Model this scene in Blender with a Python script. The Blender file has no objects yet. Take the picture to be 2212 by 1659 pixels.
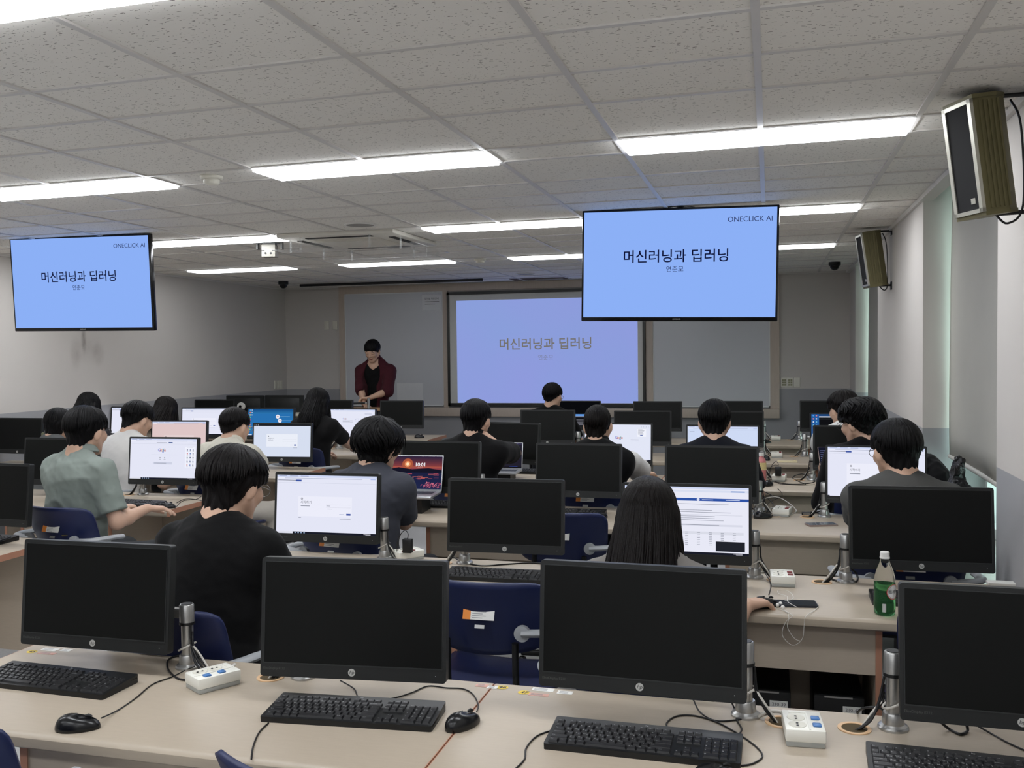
import bpy, bmesh, math, random
import numpy as np
from mathutils import Vector, Matrix
rnd = random.Random(7)
C = bpy.context.scene.collection
scene = bpy.context.scene
PI = math.pi
CZ = 1.64                      # eye height of the photographer
# ---------------------------------------------------------------- camera
F_PX, YAW, PITCH, ROLL = 2046.34, 0.265703, 0.035252, -0.012163
def cam_axes():
    cy, sy, cp, sp = math.cos(YAW), math.sin(YAW), math.cos(PITCH), math.sin(PITCH)
    f = Vector((-sy*cp, cy*cp, -sp)); r = Vector((cy, sy, 0)); u = r.cross(f)
    cr, sr = math.cos(ROLL), math.sin(ROLL)
    return cr*r + sr*u, -sr*r + cr*u, f
R_, U_, F_ = cam_axes()
cam = bpy.data.objects.new('camera', bpy.data.cameras.new('camera')); C.objects.link(cam)
cam.data.sensor_width = 36; cam.data.lens = F_PX/2212*36; cam.data.clip_start = 0.05
M = Matrix((R_, U_, -F_)).transposed().to_4x4(); M.translation = (0, 0, CZ)
cam.matrix_world = M
scene.camera = cam
# ---------------------------------------------------------------- daylight and exposure
W = bpy.data.worlds.new('daylight'); scene.world = W; W.use_nodes = True
W.node_tree.nodes['Background'].inputs[0].default_value = (0.78, 1.0, 0.95, 1)
W.node_tree.nodes['Background'].inputs[1].default_value = 3.2
scene.view_settings.view_transform = 'Standard'
scene.view_settings.look = 'None'
scene.view_settings.gamma = 1
scene.view_settings.use_curve_mapping = False
scene.view_settings.exposure = 0.0
LAMP = 16.5                     # strength of the ceiling light diffusers
scene.cycles.max_bounces = 8
scene.cycles.use_denoising = True
scene.cycles.sample_clamp_indirect = 6
# ---------------------------------------------------------------- helpers
def ray(px, py):
    return F_ + (px-1106)/F_PX*R_ - (py-829.5)/F_PX*U_
def atz(px, py, z): d = ray(px, py); t = (z-CZ)/d.z; return Vector((d.x*t, d.y*t, z))
def aty(px, py, y): d = ray(px, py); t = y/d.y; return Vector((d.x*t, y, CZ+d.z*t))
def atx(px, py, x): d = ray(px, py); t = x/d.x; return Vector((x, d.y*t, CZ+d.z*t))

class MB:
    """collects shapes, builds them as one mesh object"""
    def __init__(s): s.v = []; s.f = []; s.m = []
    def add(s, vs, fs, mi=0, M=None):
        o = len(s.v)
        s.v += [tuple(M @ Vector(v)) if M is not None else tuple(v) for v in vs]
        s.f += [tuple(i+o for i in f) for f in fs]; s.m += [mi]*len(fs); return s
    def box(s, x0, x1, y0, y1, z0, z1, mi=0, M=None):
        return s.add([(x0,y0,z0),(x1,y0,z0),(x1,y1,z0),(x0,y1,z0),(x0,y0,z1),(x1,y0,z1),(x1,y1,z1),(x0,y1,z1)],
                     [(0,3,2,1),(4,5,6,7),(0,1,5,4),(1,2,6,5),(2,3,7,6),(3,0,4,7)], mi, M)
    def rbox(s, x0, x1, y0, y1, z0, z1, r, mi=0, M=None, seg=2, axis=None):
        bm = bmesh.new(); bmesh.ops.create_cube(bm, size=1)
        for v in bm.verts: v.co = Vector(((x0+x1)/2+v.co.x*(x1-x0), (y0+y1)/2+v.co.y*(y1-y0), (z0+z1)/2+v.co.z*(z1-z0)))
        es = bm.edges[:]
        if axis is not None: es = [e for e in es if abs((e.verts[0].co-e.verts[1].co).normalized()[axis]) > .9]
        bmesh.ops.bevel(bm, geom=es, offset=r, segments=seg, affect='EDGES', profile=0.5)
        bm.verts.index_update()
        s.add([v.co.copy() for v in bm.verts], [[v.index for v in f.verts] for f in bm.faces], mi, M); bm.free(); return s
    def tube(s, path, r, n=8, mi=0, M=None, flat=1.0, cap=True):
        P = [Vector(p) for p in path]; k = len(P)
        rr = r if hasattr(r, '__len__') else [r]*k
        t0 = (P[1]-P[0]).normalized(); a = Vector((0,0,1)) if abs(t0.z) < .9 else Vector((1,0,0))
        nx = t0.cross(a).normalized(); vs = []; fs = []
        for i in range(k):
            t = (P[min(i+1,k-1)]-P[max(i-1,0)]).normalized()
            nx = (nx - t*nx.dot(t)).normalized(); ny = t.cross(nx)
            for j in range(n):
                an = 2*PI*j/n; vs.append(P[i]+rr[i]*(math.cos(an)*nx+flat*math.sin(an)*ny))
        for i in range(k-1):
            for j in range(n): fs.append((i*n+j, i*n+(j+1)%n, (i+1)*n+(j+1)%n, (i+1)*n+j))
        if cap: fs.append(tuple(range(n))[::-1]); fs.append(tuple(range((k-1)*n, k*n)))
        return s.add(vs, fs, mi, M)
    def lathe(s, prof, n=24, c=(0,0,0), mi=0, M=None):
        vs = []; fs = []; k = len(prof)
        for (r, z) in prof:
            for j in range(n): a = 2*PI*j/n; vs.append((c[0]+r*math.cos(a), c[1]+r*math.sin(a), c[2]+z))
        for i in range(k-1):
            for j in range(n): fs.append((i*n+j, i*n+(j+1)%n, (i+1)*n+(j+1)%n, (i+1)*n+j))
        if prof[0][0] > 1e-6 and abs(prof[0][0]-prof[-1][0]) < 1e-9:      # a ring
            for j in range(n): fs.append(((k-1)*n+j, (k-1)*n+(j+1)%n, (j+1)%n, j))
        else:
            if prof[0][0] > 1e-6: fs.append(tuple(range(n))[::-1])
            if prof[-1][0] > 1e-6: fs.append(tuple(range((k-1)*n, k*n)))
        return s.add(vs, fs, mi, M)
    def prism(s, poly, d, mi=0, M=None):
        """poly in local XZ, extruded along +Y by d"""
        n = len(poly); vs = [(x,0,z) for x,z in poly]+[(x,d,z) for x,z in poly]
        fs = [tuple(range(n)), tuple(range(2*n-1, n-1, -1))]+[(i, n+i, n+(i+1)%n, (i+1)%n) for i in range(n)]
        return s.add(vs, fs, mi, M)
    def sheet(s, pts, mi=0, M=None): return s.add(pts, [tuple(range(len(pts)))], mi, M)
    def text(s, body, size, x, z, y, mi=0, M=None, align='CENTER', shear=0, depth=0, sx=1.0, bold=0):
        key = (body, round(size,6), align, shear, bold)
        if key not in TXT:
            cu = bpy.data.curves.new('t', 'FONT'); cu.body = body; cu.size = size; cu.align_x = align; cu.align_y = 'CENTER'
            cu.shear = shear; cu.resolution_u = 3; cu.offset = bold
            ob = bpy.data.objects.new('t', cu); me = ob.to_mesh()
            TXT[key] = ([tuple(v.co) for v in me.vertices], [tuple(p.vertices) for p in me.polygons])
            ob.to_mesh_clear(); bpy.data.objects.remove(ob); bpy.data.curves.remove(cu)
        vs, fs = TXT[key]
        return s.add([(x+a*sx, y, z+b) for a, b, c in vs], fs, mi, M)
    def build(s, name, mats, parent=None, smooth=None, loc=None):
        me = bpy.data.meshes.new(name); me.from_pydata(s.v, [], s.f)
        for m in (mats if isinstance(mats, (list, tuple)) else [mats]): me.materials.append(m)
        if any(s.m): me.polygons.foreach_set('material_index', s.m)
        if smooth is not None:
            me.polygons.foreach_set('use_smooth', [True]*len(s.f))
            if smooth < 179: me.set_sharp_from_angle(angle=math.radians(smooth))
        me.update()
        o = bpy.data.objects.new(name, me); C.objects.link(o)
        if parent is not None: o.parent = parent
        if loc is not None: o.location = loc
        return o
TXT = {}
def tag(o, label, cat, group=None):
    o['label'] = label; o['category'] = cat
    if group: o['group'] = group
    return o
def thing(name, label, cat, loc=(0,0,0), rz=0, group=None):
    o = bpy.data.objects.new(name, None); C.objects.link(o); o.empty_display_size = .1
    o.location = loc; o.rotation_euler = (0, 0, rz); return tag(o, label, cat, group)
def struct(o, kind='structure'): o['kind'] = kind; return o
def dup(root, loc, rz=0, label=None, group=None, rx=0):
    r = root.copy(); C.objects.link(r); r.location = loc; r.rotation_euler = (rx, 0, rz)
    if label: r['label'] = label
    if group: r['group'] = group
    for ch in list(root.children):
        c = ch.copy(); C.objects.link(c); c.parent = r
        for g in list(ch.children):
            d = g.copy(); C.objects.link(d); d.parent = c
    return r
def smooth_path(pts, n=6):
    P = [Vector(p) for p in pts]; out = []
    for i in range(len(P)-1):
        a, b, c, d = P[max(i-1,0)], P[i], P[i+1], P[min(i+2,len(P)-1)]
        for j in range(n):
            t = j/n; out.append(.5*((2*b)+(c-a)*t+(2*a-5*b+4*c-d)*t*t+(3*b-a-3*c+d)*t**3))
    return out+[P[-1]]
# ---------------------------------------------------------------- materials
def lin(c): return tuple(((x/255+.055)/1.055)**2.4 if x/255 > .04045 else x/255/12.92 for x in c)
MATS = {}
def mat(name, rgb, rough=.6, metal=0, spec=.5, noise=0, nscale=40, stretch=(1,1,1), bump=0, bscale=200, emit=None, es=1, trans=0, ior=1.45, alpha=1, coat=0, sheen=0):
    if name in MATS: return MATS[name]
    m = bpy.data.materials.new(name); m.use_nodes = True; nt = m.node_tree; b = nt.nodes['Principled BSDF']; L = nt.links
    col = (*lin(rgb), 1); b.inputs['Base Color'].default_value = col
    b.inputs['Roughness'].default_value = rough; b.inputs['Metallic'].default_value = metal
    b.inputs['Specular IOR Level'].default_value = spec; b.inputs['IOR'].default_value = ior
    b.inputs['Transmission Weight'].default_value = trans; b.inputs['Alpha'].default_value = alpha
    b.inputs['Coat Weight'].default_value = coat; b.inputs['Sheen Weight'].default_value = sheen
    if emit is not None: b.inputs['Emission Color'].default_value = (*lin(emit), 1); b.inputs['Emission Strength'].default_value = es
    if noise or bump:
        tc = nt.nodes.new('ShaderNodeTexCoord'); mp = nt.nodes.new('ShaderNodeMapping'); mp.inputs['Scale'].default_value = stretch
        L.new(tc.outputs['Object'], mp.inputs[0])
        if noise:
            n = nt.nodes.new('ShaderNodeTexNoise'); n.inputs['Scale'].default_value = nscale; n.inputs['Detail'].default_value = 5
            L.new(mp.outputs[0], n.inputs['Vector'])
            mx = nt.nodes.new('ShaderNodeMix'); mx.data_type = 'RGBA'
            lo = tuple(c*(1-noise) for c in col[:3]); hi = tuple(min(1, c*(1+noise)) for c in col[:3])
            mx.inputs[6].default_value = (*lo, 1); mx.inputs[7].default_value = (*hi, 1)
            L.new(n.outputs['Fac'], mx.inputs[0]); L.new(mx.outputs[2], b.inputs['Base Color'])
        if bump:
            n2 = nt.nodes.new('ShaderNodeTexNoise'); n2.inputs['Scale'].default_value = bscale; n2.inputs['Detail'].default_value = 3
            L.new(mp.outputs[0], n2.inputs['Vector'])
            bp = nt.nodes.new('ShaderNodeBump'); bp.inputs['Strength'].default_value = bump; bp.inputs['Distance'].default_value = .01
            L.new(n2.outputs['Fac'], bp.inputs['Height']); L.new(bp.outputs[0], b.inputs['Normal'])
    MATS[name] = m; return m
def add_stains(m, stains, rgb):
    """dirt marks with a shape of their own: (centre, radii, strength)"""
    nt = m.node_tree; L = nt.links; b = nt.nodes['Principled BSDF']; src = b.inputs['Base Color'].links[0].from_socket
    tc = nt.nodes.new('ShaderNodeTexCoord'); nz = nt.nodes.new('ShaderNodeTexNoise'); nz.inputs['Scale'].default_value = 9; nz.inputs['Detail'].default_value = 4; L.new(tc.outputs['Object'], nz.inputs['Vector'])
    for c, r, k in stains:
        mp = nt.nodes.new('ShaderNodeMapping'); mp.inputs['Scale'].default_value = tuple(1/x for x in r); mp.inputs['Location'].default_value = tuple(-c[i]/r[i] for i in range(3)); L.new(tc.outputs['Object'], mp.inputs[0])
        ln = nt.nodes.new('ShaderNodeVectorMath'); ln.operation = 'LENGTH'; L.new(mp.outputs[0], ln.inputs[0])
        mr = nt.nodes.new('ShaderNodeMapRange'); mr.interpolation_type = 'SMOOTHSTEP'; mr.inputs[1].default_value = 0; mr.inputs[2].default_value = 1; mr.inputs[3].default_value = k; mr.inputs[4].default_value = 0; L.new(ln.outputs['Value'], mr.inputs[0])
        mu = nt.nodes.new('ShaderNodeMath'); mu.operation = 'MULTIPLY'; L.new(mr.outputs[0], mu.inputs[0]); L.new(nz.outputs['Fac'], mu.inputs[1]); mu.use_clamp = True
        mx = nt.nodes.new('ShaderNodeMix'); mx.data_type = 'RGBA'; L.new(mu.outputs[0], mx.inputs[0]); L.new(src, mx.inputs[6]); mx.inputs[7].default_value = (*lin(rgb), 1); src = mx.outputs[2]
    L.new(src, b.inputs['Base Color'])
def emi(name, rgb, s=1.0):
    if name in MATS: return MATS[name]
    m = bpy.data.materials.new(name); m.use_nodes = True; nt = m.node_tree
    nt.nodes.remove(nt.nodes['Principled BSDF']); e = nt.nodes.new('ShaderNodeEmission')
    e.inputs[0].default_value = (*lin(rgb), 1); e.inputs[1].default_value = s
    nt.links.new(e.outputs[0], nt.nodes['Material Output'].inputs[0]); MATS[name] = m; return m
# ================================================================ the room
CEIL = CZ+0.9047; FRONT = 11.98; LEFT = -6.53; BACK = -6.0; BAND = CZ-0.502; PIL = 0.90; WIN = 1.30
paint = mat('wall_paint', (204,199,193), .75, noise=.03, nscale=3, bump=.03, bscale=300)
paint2 = mat('wall_paint_lower', (159,159,161), .7, noise=.03, nscale=3, bump=.03, bscale=300)
def wall_quad(mb, a, b, z1=CEIL+.02, band=BAND):
    (x0,y0),(x1,y1) = a, b
    mb.sheet([(x0,y0,0),(x1,y1,0),(x1,y1,band),(x0,y0,band)], 1)
    mb.sheet([(x0,y0,band),(x1,y1,band),(x1,y1,z1),(x0,y0,z1)], 0)
w = MB(); wall_quad(w, (LEFT,FRONT), (1.05,FRONT)); struct(w.build('wall_front', [paint, paint2]))
w = MB(); wall_quad(w, (LEFT,BACK), (LEFT,FRONT)); struct(w.build('wall_left', [paint, paint2]))
w = MB(); wall_quad(w, (LEFT,BACK), (WIN+.3,BACK)); struct(w.build('wall_back', [paint, paint2]))
sp = [atx(px, py, LEFT) for px, py in ((181,735),(163,765),(212,765),(188,752))]
add_stains(paint, [(tuple(sp[0]),(.3,.05,.18),1.3),(tuple(sp[1]),(.3,.10,.20),.5),(tuple(sp[2]),(.3,.12,.16),.55),(tuple(sp[3]),(.3,.3,.2),.3)], (110,100,92))
# window side: pillars with two recesses, each recess holding a window behind a roller blind
POCK = 2.75; SILL = .52; WTOP = 2.5
rec = [(10.92, 8.72), (6.22, 4.27)]
w = MB()
wall_quad(w, (.925,FRONT), (.91,10.92), POCK); wall_quad(w, (.90,8.72), (.90,6.22), POCK); wall_quad(w, (.90,4.27), (.90,BACK), POCK)
for yf, yn in rec:
    wall_quad(w, (.90,yf), (WIN+.06,yf), POCK); wall_quad(w, (.90,yn), (WIN+.06,yn), POCK)
    w.sheet([(WIN,yf,0),(WIN,yn,0),(WIN,yn,SILL),(WIN,yf,SILL)], 1)
    w.sheet([(WIN,yf,WTOP),(WIN,yn,WTOP),(WIN,yn,POCK),(WIN,yf,POCK)], 0)
    w.sheet([(.93,yf,POCK),(WIN,yf,POCK),(WIN,yn,POCK),(.93,yn,POCK)], 0)
    w.sheet([(.93,yf,CEIL),(.93,yn,CEIL),(.93,yn,POCK),(.93,yf,POCK)], 0)
struct(w.build('wall_right', [paint, paint2]))
alu = mat('window_frame_white', (225,228,228), .4, noise=.02)
glass = mat('window_glass', (240,250,248), .02, trans=1, ior=1.02, noise=.005)
stone = mat('sill_stone', (205,205,200), .35, noise=.08, nscale=30)
for i, (yf, yn) in enumerate(rec):
    a, b = WIN-.05, WIN+.05
    m = MB()
    for z0, z1 in ((SILL,SILL+.06),(.90,.96),(WTOP-.06,WTOP)): m.box(a,b,yn,yf,z0,z1)
    for y in (yn+.03, (yn+yf)/2, yf-.03): m.box(a,b,y-.03,y+.03,SILL,WTOP)
    o = struct(m.build('window_%d' % (i+1), alu))
    g = MB(); g.box(WIN+.0,WIN+.006,yn+.05,yf-.05,SILL+.05,WTOP-.05); g.build('pane', glass, o)
    s = MB(); s.rbox(.885,WIN-.05,yn,yf,SILL-.035,SILL,.006); s.build('sill', stone, o, 40)
m = MB(); m.sheet([(LEFT,BACK,0),(WIN+.06,BACK,0),(WIN+.06,FRONT,0),(LEFT,FRONT,0)])
# terrazzo-like grey vinyl floor
fm = mat('floor_vinyl', (176,176,176), .45, noise=.16, nscale=90)
struct(m.build('floor', fm))
# ---- ceiling: fissured mineral tiles in an exposed grid
cm = mat('ceiling_tile', (238,235,228), .9)
nt = cm.node_tree; L = nt.links; b = nt.nodes['Principled BSDF']
tc = nt.nodes.new('ShaderNodeTexCoord')
def vor(scale, stretch, thr, rndthr):
    mp = nt.nodes.new('ShaderNodeMapping'); mp.inputs['Scale'].default_value = stretch
    nz = nt.nodes.new('ShaderNodeTexNoise'); nz.inputs['Scale'].default_value = 30; nz.inputs['Detail'].default_value = 2
    L.new(tc.outputs['Object'], nz.inputs['Vector'])
    ad = nt.nodes.new('ShaderNodeVectorMath'); ad.operation = 'MULTIPLY_ADD'
    ad.inputs[1].default_value = (.02,.02,.02); L.new(nz.outputs['Color'], ad.inputs[0]); L.new(tc.outputs['Object'], ad.inputs[2])
    L.new(ad.outputs[0], mp.inputs[0])
    v = nt.nodes.new('ShaderNodeTexVoronoi'); v.inputs['Scale'].default_value = scale; v.inputs['Randomness'].default_value = 1
    L.new(mp.outputs[0], v.inputs['Vector'])
    lt = nt.nodes.new('ShaderNodeMath'); lt.operation = 'LESS_THAN'; lt.inputs[1].default_value = thr; L.new(v.outputs['Distance'], lt.inputs[0])
    sp = nt.nodes.new('ShaderNodeSeparateColor'); L.new(v.outputs['Color'], sp.inputs[0])
    l2 = nt.nodes.new('ShaderNodeMath'); l2.operation = 'LESS_THAN'; l2.inputs[1].default_value = rndthr; L.new(sp.outputs[0], l2.inputs[0])
    mu = nt.nodes.new('ShaderNodeMath'); mu.operation = 'MULTIPLY'; L.new(lt.outputs[0], mu.inputs[0]); L.new(l2.outputs[0], mu.inputs[1]); return mu
v1 = vor(26, (1,4.2,1), .17, .75); v2 = vor(75, (1,1.7,1), .17, .5)
mx = nt.nodes.new('ShaderNodeMath'); mx.operation = 'MAXIMUM'; L.new(v1.outputs[0], mx.inputs[0]); L.new(v2.outputs[0], mx.inputs[1])
mi = nt.nodes.new('ShaderNodeMix'); mi.data_type = 'RGBA'; mi.inputs[6].default_value = (*lin((240,237,230)),1); mi.inputs[7].default_value = (*lin((120,114,106)),1)
L.new(mx.outputs[0], mi.inputs[0]); L.new(mi.outputs[2], b.inputs['Base Color'])
m = MB(); m.box(LEFT,.93,BACK,FRONT,CEIL,CEIL+.03); struct(m.build('ceiling', cm))
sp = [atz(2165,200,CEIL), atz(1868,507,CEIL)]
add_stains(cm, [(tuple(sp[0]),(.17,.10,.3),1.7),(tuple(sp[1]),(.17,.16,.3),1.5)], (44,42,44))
GX0 = -1.8343; SK = -.035          # grid origin; the cross bars run slightly off square to the room
starts = [-5.1, -2.8, -.5, 1.80, 4.10, 6.42, 8.75, 11.06]
def cy_(s, x): return s+SK*(x+1.2)
bar = mat('ceiling_grid_metal', (214,211,206), .4, noise=.02)
m = MB()
for i in range(-8, 5):
    x = GX0+.6*i
    if LEFT < x < .93: m.box(x-.012, x+.012, BACK, FRONT, CEIL-.007, CEIL+.001)
for s in starts:
    for d in (0, .29, .88, 1.28, 1.68):
        y0, y1 = cy_(s+d, LEFT), cy_(s+d, .93)
        if BACK < y1 and y0 < FRONT:
            m.add([(LEFT,y0-.011,CEIL-.006),(.93,y1-.011,CEIL-.006),(.93,y1+.011,CEIL-.006),(LEFT,y0+.011,CEIL-.006),
                   (LEFT,y0-.011,CEIL),(.93,y1-.011,CEIL),(.93,y1+.011,CEIL),(LEFT,y0+.011,CEIL)],
                  [(0,1,2,3),(0,4,5,1),(3,2,6,7)])
struct(m.build('trim_1', bar))
m = MB(); m.box(.88,.955,BACK,FRONT,CEIL-.03,CEIL+.005); m.box(LEFT,LEFT+.022,BACK,FRONT,CEIL-.022,CEIL); m.box(LEFT,.93,FRONT-.022,FRONT,CEIL-.022,CEIL)
struct(m.build('trim_2', bar))
# ---- ceiling lights
diff = emi('lamp_diffuser', (247,250,255), LAMP); diff_dim = emi('lamp_diffuser_dimmed', (247,250,255), LAMP*.45)
lamp_frame = mat('lamp_frame', (235,235,232), .4, noise=.02)
rows_lamp = {-5.1: (-.634,-2.434,-4.234), -2.8: (-.634,-2.434,-4.234), -.5: (-.634,-2.434,-4.234), 1.80: (-.634,-2.434,-4.234,-6.034), 4.10: (-.634,-2.434,-4.234,-6.034),  # the two rearmost rows are unseen lamps added to brighten the ceiling
             6.42: (-.634,-2.434,-4.834,-6.034), 8.75: (-.634,-2.434,-4.234,-6.034)}
lrow = {-5.1:'at the back wall behind the photographer', -2.8:'farther behind the photographer', -.5:'just behind the photographer', 1.80:'in the nearest row of lamps', 4.10:'in the second row of lamps', 6.42:'in the third row of lamps', 8.75:'in the farthest row of lamps'}
lcol = {-.634:'nearest the windows', -2.434:'second from the windows', -4.234:'third from the windows', -4.834:'third from the windows', -6.034:'by the left wall'}
lamp0 = None
for s, xs in rows_lamp.items():
    for x in xs:
        lab = 'long glowing recessed ceiling light %s, %s' % (lcol[x], lrow[s])
        loc = (x+.6, cy_(s+.145, x+.6), CEIL); rz = math.atan(SK)
        if lamp0 is None:
            lamp0 = t = thing('ceiling_light', lab, 'ceiling light', loc, rz, 'ceiling lights')
            f = MB(); 
            for q in ((-.6,.6,-.148,-.135),(-.6,.6,.135,.148),(-.6,-.587,-.148,.148),(.587,.6,-.148,.148)): f.box(q[0],q[1],q[2],q[3],-.008,.0)
            f.build('frame', lamp_frame, t)
            d = MB(); d.box(-.587,.587,-.135,.135,-.020,-.001); d.build('diffuser', diff, t)  # lens dropped below flush, glowing sides added to brighten the ceiling
        else:
            r = dup(lamp0, loc, rz, lab)
            if s == 8.75:                                        # far row's glow turned down to darken the front wall
                for ch in r.children:
                    if ch.name.startswith('diffuser'): ch.data = ch.data.copy(); ch.data.materials[0] = diff_dim
# ---- front wall: boards, screen, switches
wood = mat('board_frame_wood', (196,182,168), .5, noise=.10, nscale=8, stretch=(8,1,1))
wb = mat('whiteboard_enamel', (206,208,212), .22, spec=.5, noise=.01)
darkal = mat('dark_aluminium', (62,62,60), .35, metal=.6, noise=.05)
Z = lambda z: CZ+z
t = thing('board_surround', 'pale wooden frame and ledge around the whiteboards and the projection screen', 'frame', (0,FRONT,0))
m = MB()
m.box(-5.70,.116,-.035,-.002,Z(.80),Z(.895)); m.box(-5.70,-5.62,-.035,-.002,Z(-.75),Z(.80)); m.box(.007,.116,-.035,-.002,Z(-.75),Z(.80))
m.box(-4.195,-4.13,-.035,-.002,Z(-.75),Z(.80)); m.box(-1.50,-1.412,-.035,-.002,Z(-.75),Z(.80)); m.build('frame', wood, t)
m = MB(); m.rbox(-5.70,.116,-.10,-.002,Z(-.861),Z(-.745),.008); m.build('ledge', wood, t, 40)
for x0, x1, side in ((-5.62,-4.195,'left of the projection screen, behind the standing person'),(-1.412,.007,'right of the projection screen')):
    t = thing('whiteboard', 'glossy whiteboard %s' % side, 'whiteboard', ((x0+x1)/2,FRONT-.006,Z(.02)), 0, 'whiteboards on the front wall')
    h = (x1-x0)/2; m = MB(); m.box(-h,h,-.012,0,-.75,.78); m.build('panel', wb, t)
    m = MB(); 
    for q in ((-h,h,.765,.78),(-h,h,-.75,-.735),(-h,-h+.012,-.75,.78),(h-.012,h,-.75,.78)): m.box(q[0],q[1],-.018,0,q[2],q[3])
    m.build('edge_trim', alu, t)
t = thing('projection_screen', 'wide board with projected pale blue title slide, under the hanging television', 'projection screen', (-2.8155,FRONT-.036,Z(.028)))
m = MB()
for q in ((-1.31,1.31,.715,.754),(-1.31,1.31,-.754,-.715),(-1.31,-1.278,-.754,.754),(1.278,1.31,-.754,.754)): m.box(q[0],q[1],-.03,0,q[2],q[3])
m.box(-.45,.62,-.045,-.03,-.75,-.73)
m.build('frame', darkal, t)
m = MB(); m.box(-1.278,1.278,-.016,0,-.715,.715); m.build('panel', mat('screen_board', (214,214,208), .4, noise=.01), t)
pm = emi('projected_light', (150,172,238), .82)
nt = pm.node_tree; L = nt.links                                    # the projector's own colour drift across the slide
tc = nt.nodes.new('ShaderNodeTexCoord'); nz = nt.nodes.new('ShaderNodeTexNoise'); nz.inputs['Scale'].default_value = 1.1; nz.inputs['Detail'].default_value = 1
mi = nt.nodes.new('ShaderNodeMix'); mi.data_type = 'RGBA'; mi.inputs[6].default_value = (*lin((146,176,236)),1); mi.inputs[7].default_value = (*lin((160,166,242)),1)
L.new(tc.outputs['Object'], nz.inputs['Vector']); L.new(nz.outputs['Fac'], mi.inputs[0]); L.new(mi.outputs[2], nt.nodes['Emission'].inputs[0])
m = MB(); m.box(-1.18,1.215,-.018,-.0165,-.711,.637); pp = m.build('projected_slide', pm, t)
m = MB(); m.text('머신러닝과 딥러닝', .163, .02, .045, -.0195, sx=1.0, bold=.002); m.text('연준모', .075, .024, -.125, -.0195, 1)
m.build('projected_title', [emi('projected_text', (128,124,118), .8), emi('projected_text_small', (134,142,176), .85)], pp)
plas = mat('cream_plastic', (226,223,210), .4, noise=.02); plas_d = mat('socket_face', (150,148,120), .4, noise=.3, nscale=120)
for i, (px0,px1,lab) in enumerate(((1687,1700,'leftmost'),(1701,1713,'middle'),(1715,1728,'rightmost'))):
    a, b_ = aty(px0,816,FRONT), aty(px1,836,FRONT); x, z = (a.x+b_.x)/2, (a.z+b_.z)/2
    t = thing('wall_socket', 'cream socket plate right of the whiteboard, %s of the three' % lab, 'wall socket', (x,FRONT,z), 0, 'socket plates by the whiteboard')
    m = MB(); m.rbox(-.037,.037,-.012,-.001,-.058,.058,.004); m.build('plate', plas, t, 40)
    m = MB()
    if i < 2:
        for r in range(3):
            for c in range(2): m.box(-.024+c*.026,-.002+c*.026,-.016,-.012,-.04+r*.028,-.018+r*.028)
    else: m.box(-.024,.024,-.0145,-.012,-.035,.035); m.box(-.015,-.004,-.016,-.0145,-.006,.006); m.box(.004,.015,-.016,-.0145,-.006,.006)
    m.build('sockets', plas_d if i < 2 else plas, t)
for px, lab in ((706,'further from'),(724,'nearer to')):
    p = aty(px,703,FRONT); t = thing('wall_switch', 'pale switch plate left of the whiteboard, %s the board' % lab, 'light switch', (p.x,FRONT,p.z), 0, 'switch plates left of the whiteboard')
    m = MB(); m.rbox(-.035,.035,-.01,-.001,-.058,.058,.004); m.build('plate', plas, t, 40)
    m = MB(); m.rbox(-.02,.02,-.015,-.01,-.04,.04,.003); m.build('rocker', plas, t, 40)
for py_, px_ in ((835,596),(835,606)):
    pass
for i, px in enumerate((594,601,606)):
    p = atx(px,831,LEFT); t = thing('wall_switch', 'pale switch plate on the left wall near the front corner, %s of three' % ('nearest','middle','farthest')[i], 'light switch', (LEFT,p.y,p.z), -PI/2*-1, 'switch plates on the left wall')
    m = MB(); m.rbox(-.035,.035,-.012,-.001,-.058,.058,.004); m.build('plate', plas, t, 40)
    m = MB(); m.rbox(-.02,.02,-.016,-.012,-.04,.04,.003); m.build('rocker', plas, t, 40)
paper = mat('paper', (225,226,228), .7, noise=.02); ink = mat('ink', (60,60,64), .7, noise=.05); ink2 = mat('ink_grey', (150,150,152), .7, noise=.05)
for (x0,y0,x1,y1), lab, tx in (((911,637,953,670),'white notice with printed heading taped to the top corner of the whiteboard',1),((857,828,914,870),'plain white sheet stuck low on the whiteboard beside the standing person',0)):
    a, b_ = aty(x0,y0,FRONT-.03), aty(x1,y1,FRONT-.03)
    t = tag(MB().box(a.x,b_.x,FRONT-.0215,FRONT-.0195,b_.z,a.z).build('paper_notice', paper), lab, 'notice')
    if tx:
        m = MB(); c = (a.x+b_.x)/2; m.text('강의실 이용안내', .03, c, a.z-.055, FRONT-.0225)
        for k in range(2): m.box(a.x+.04,b_.x-.03-.06*k,FRONT-.0225,FRONT-.0218,a.z-.098-.03*k,a.z-.092-.03*k)
        m.build('print', ink, t)
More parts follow.
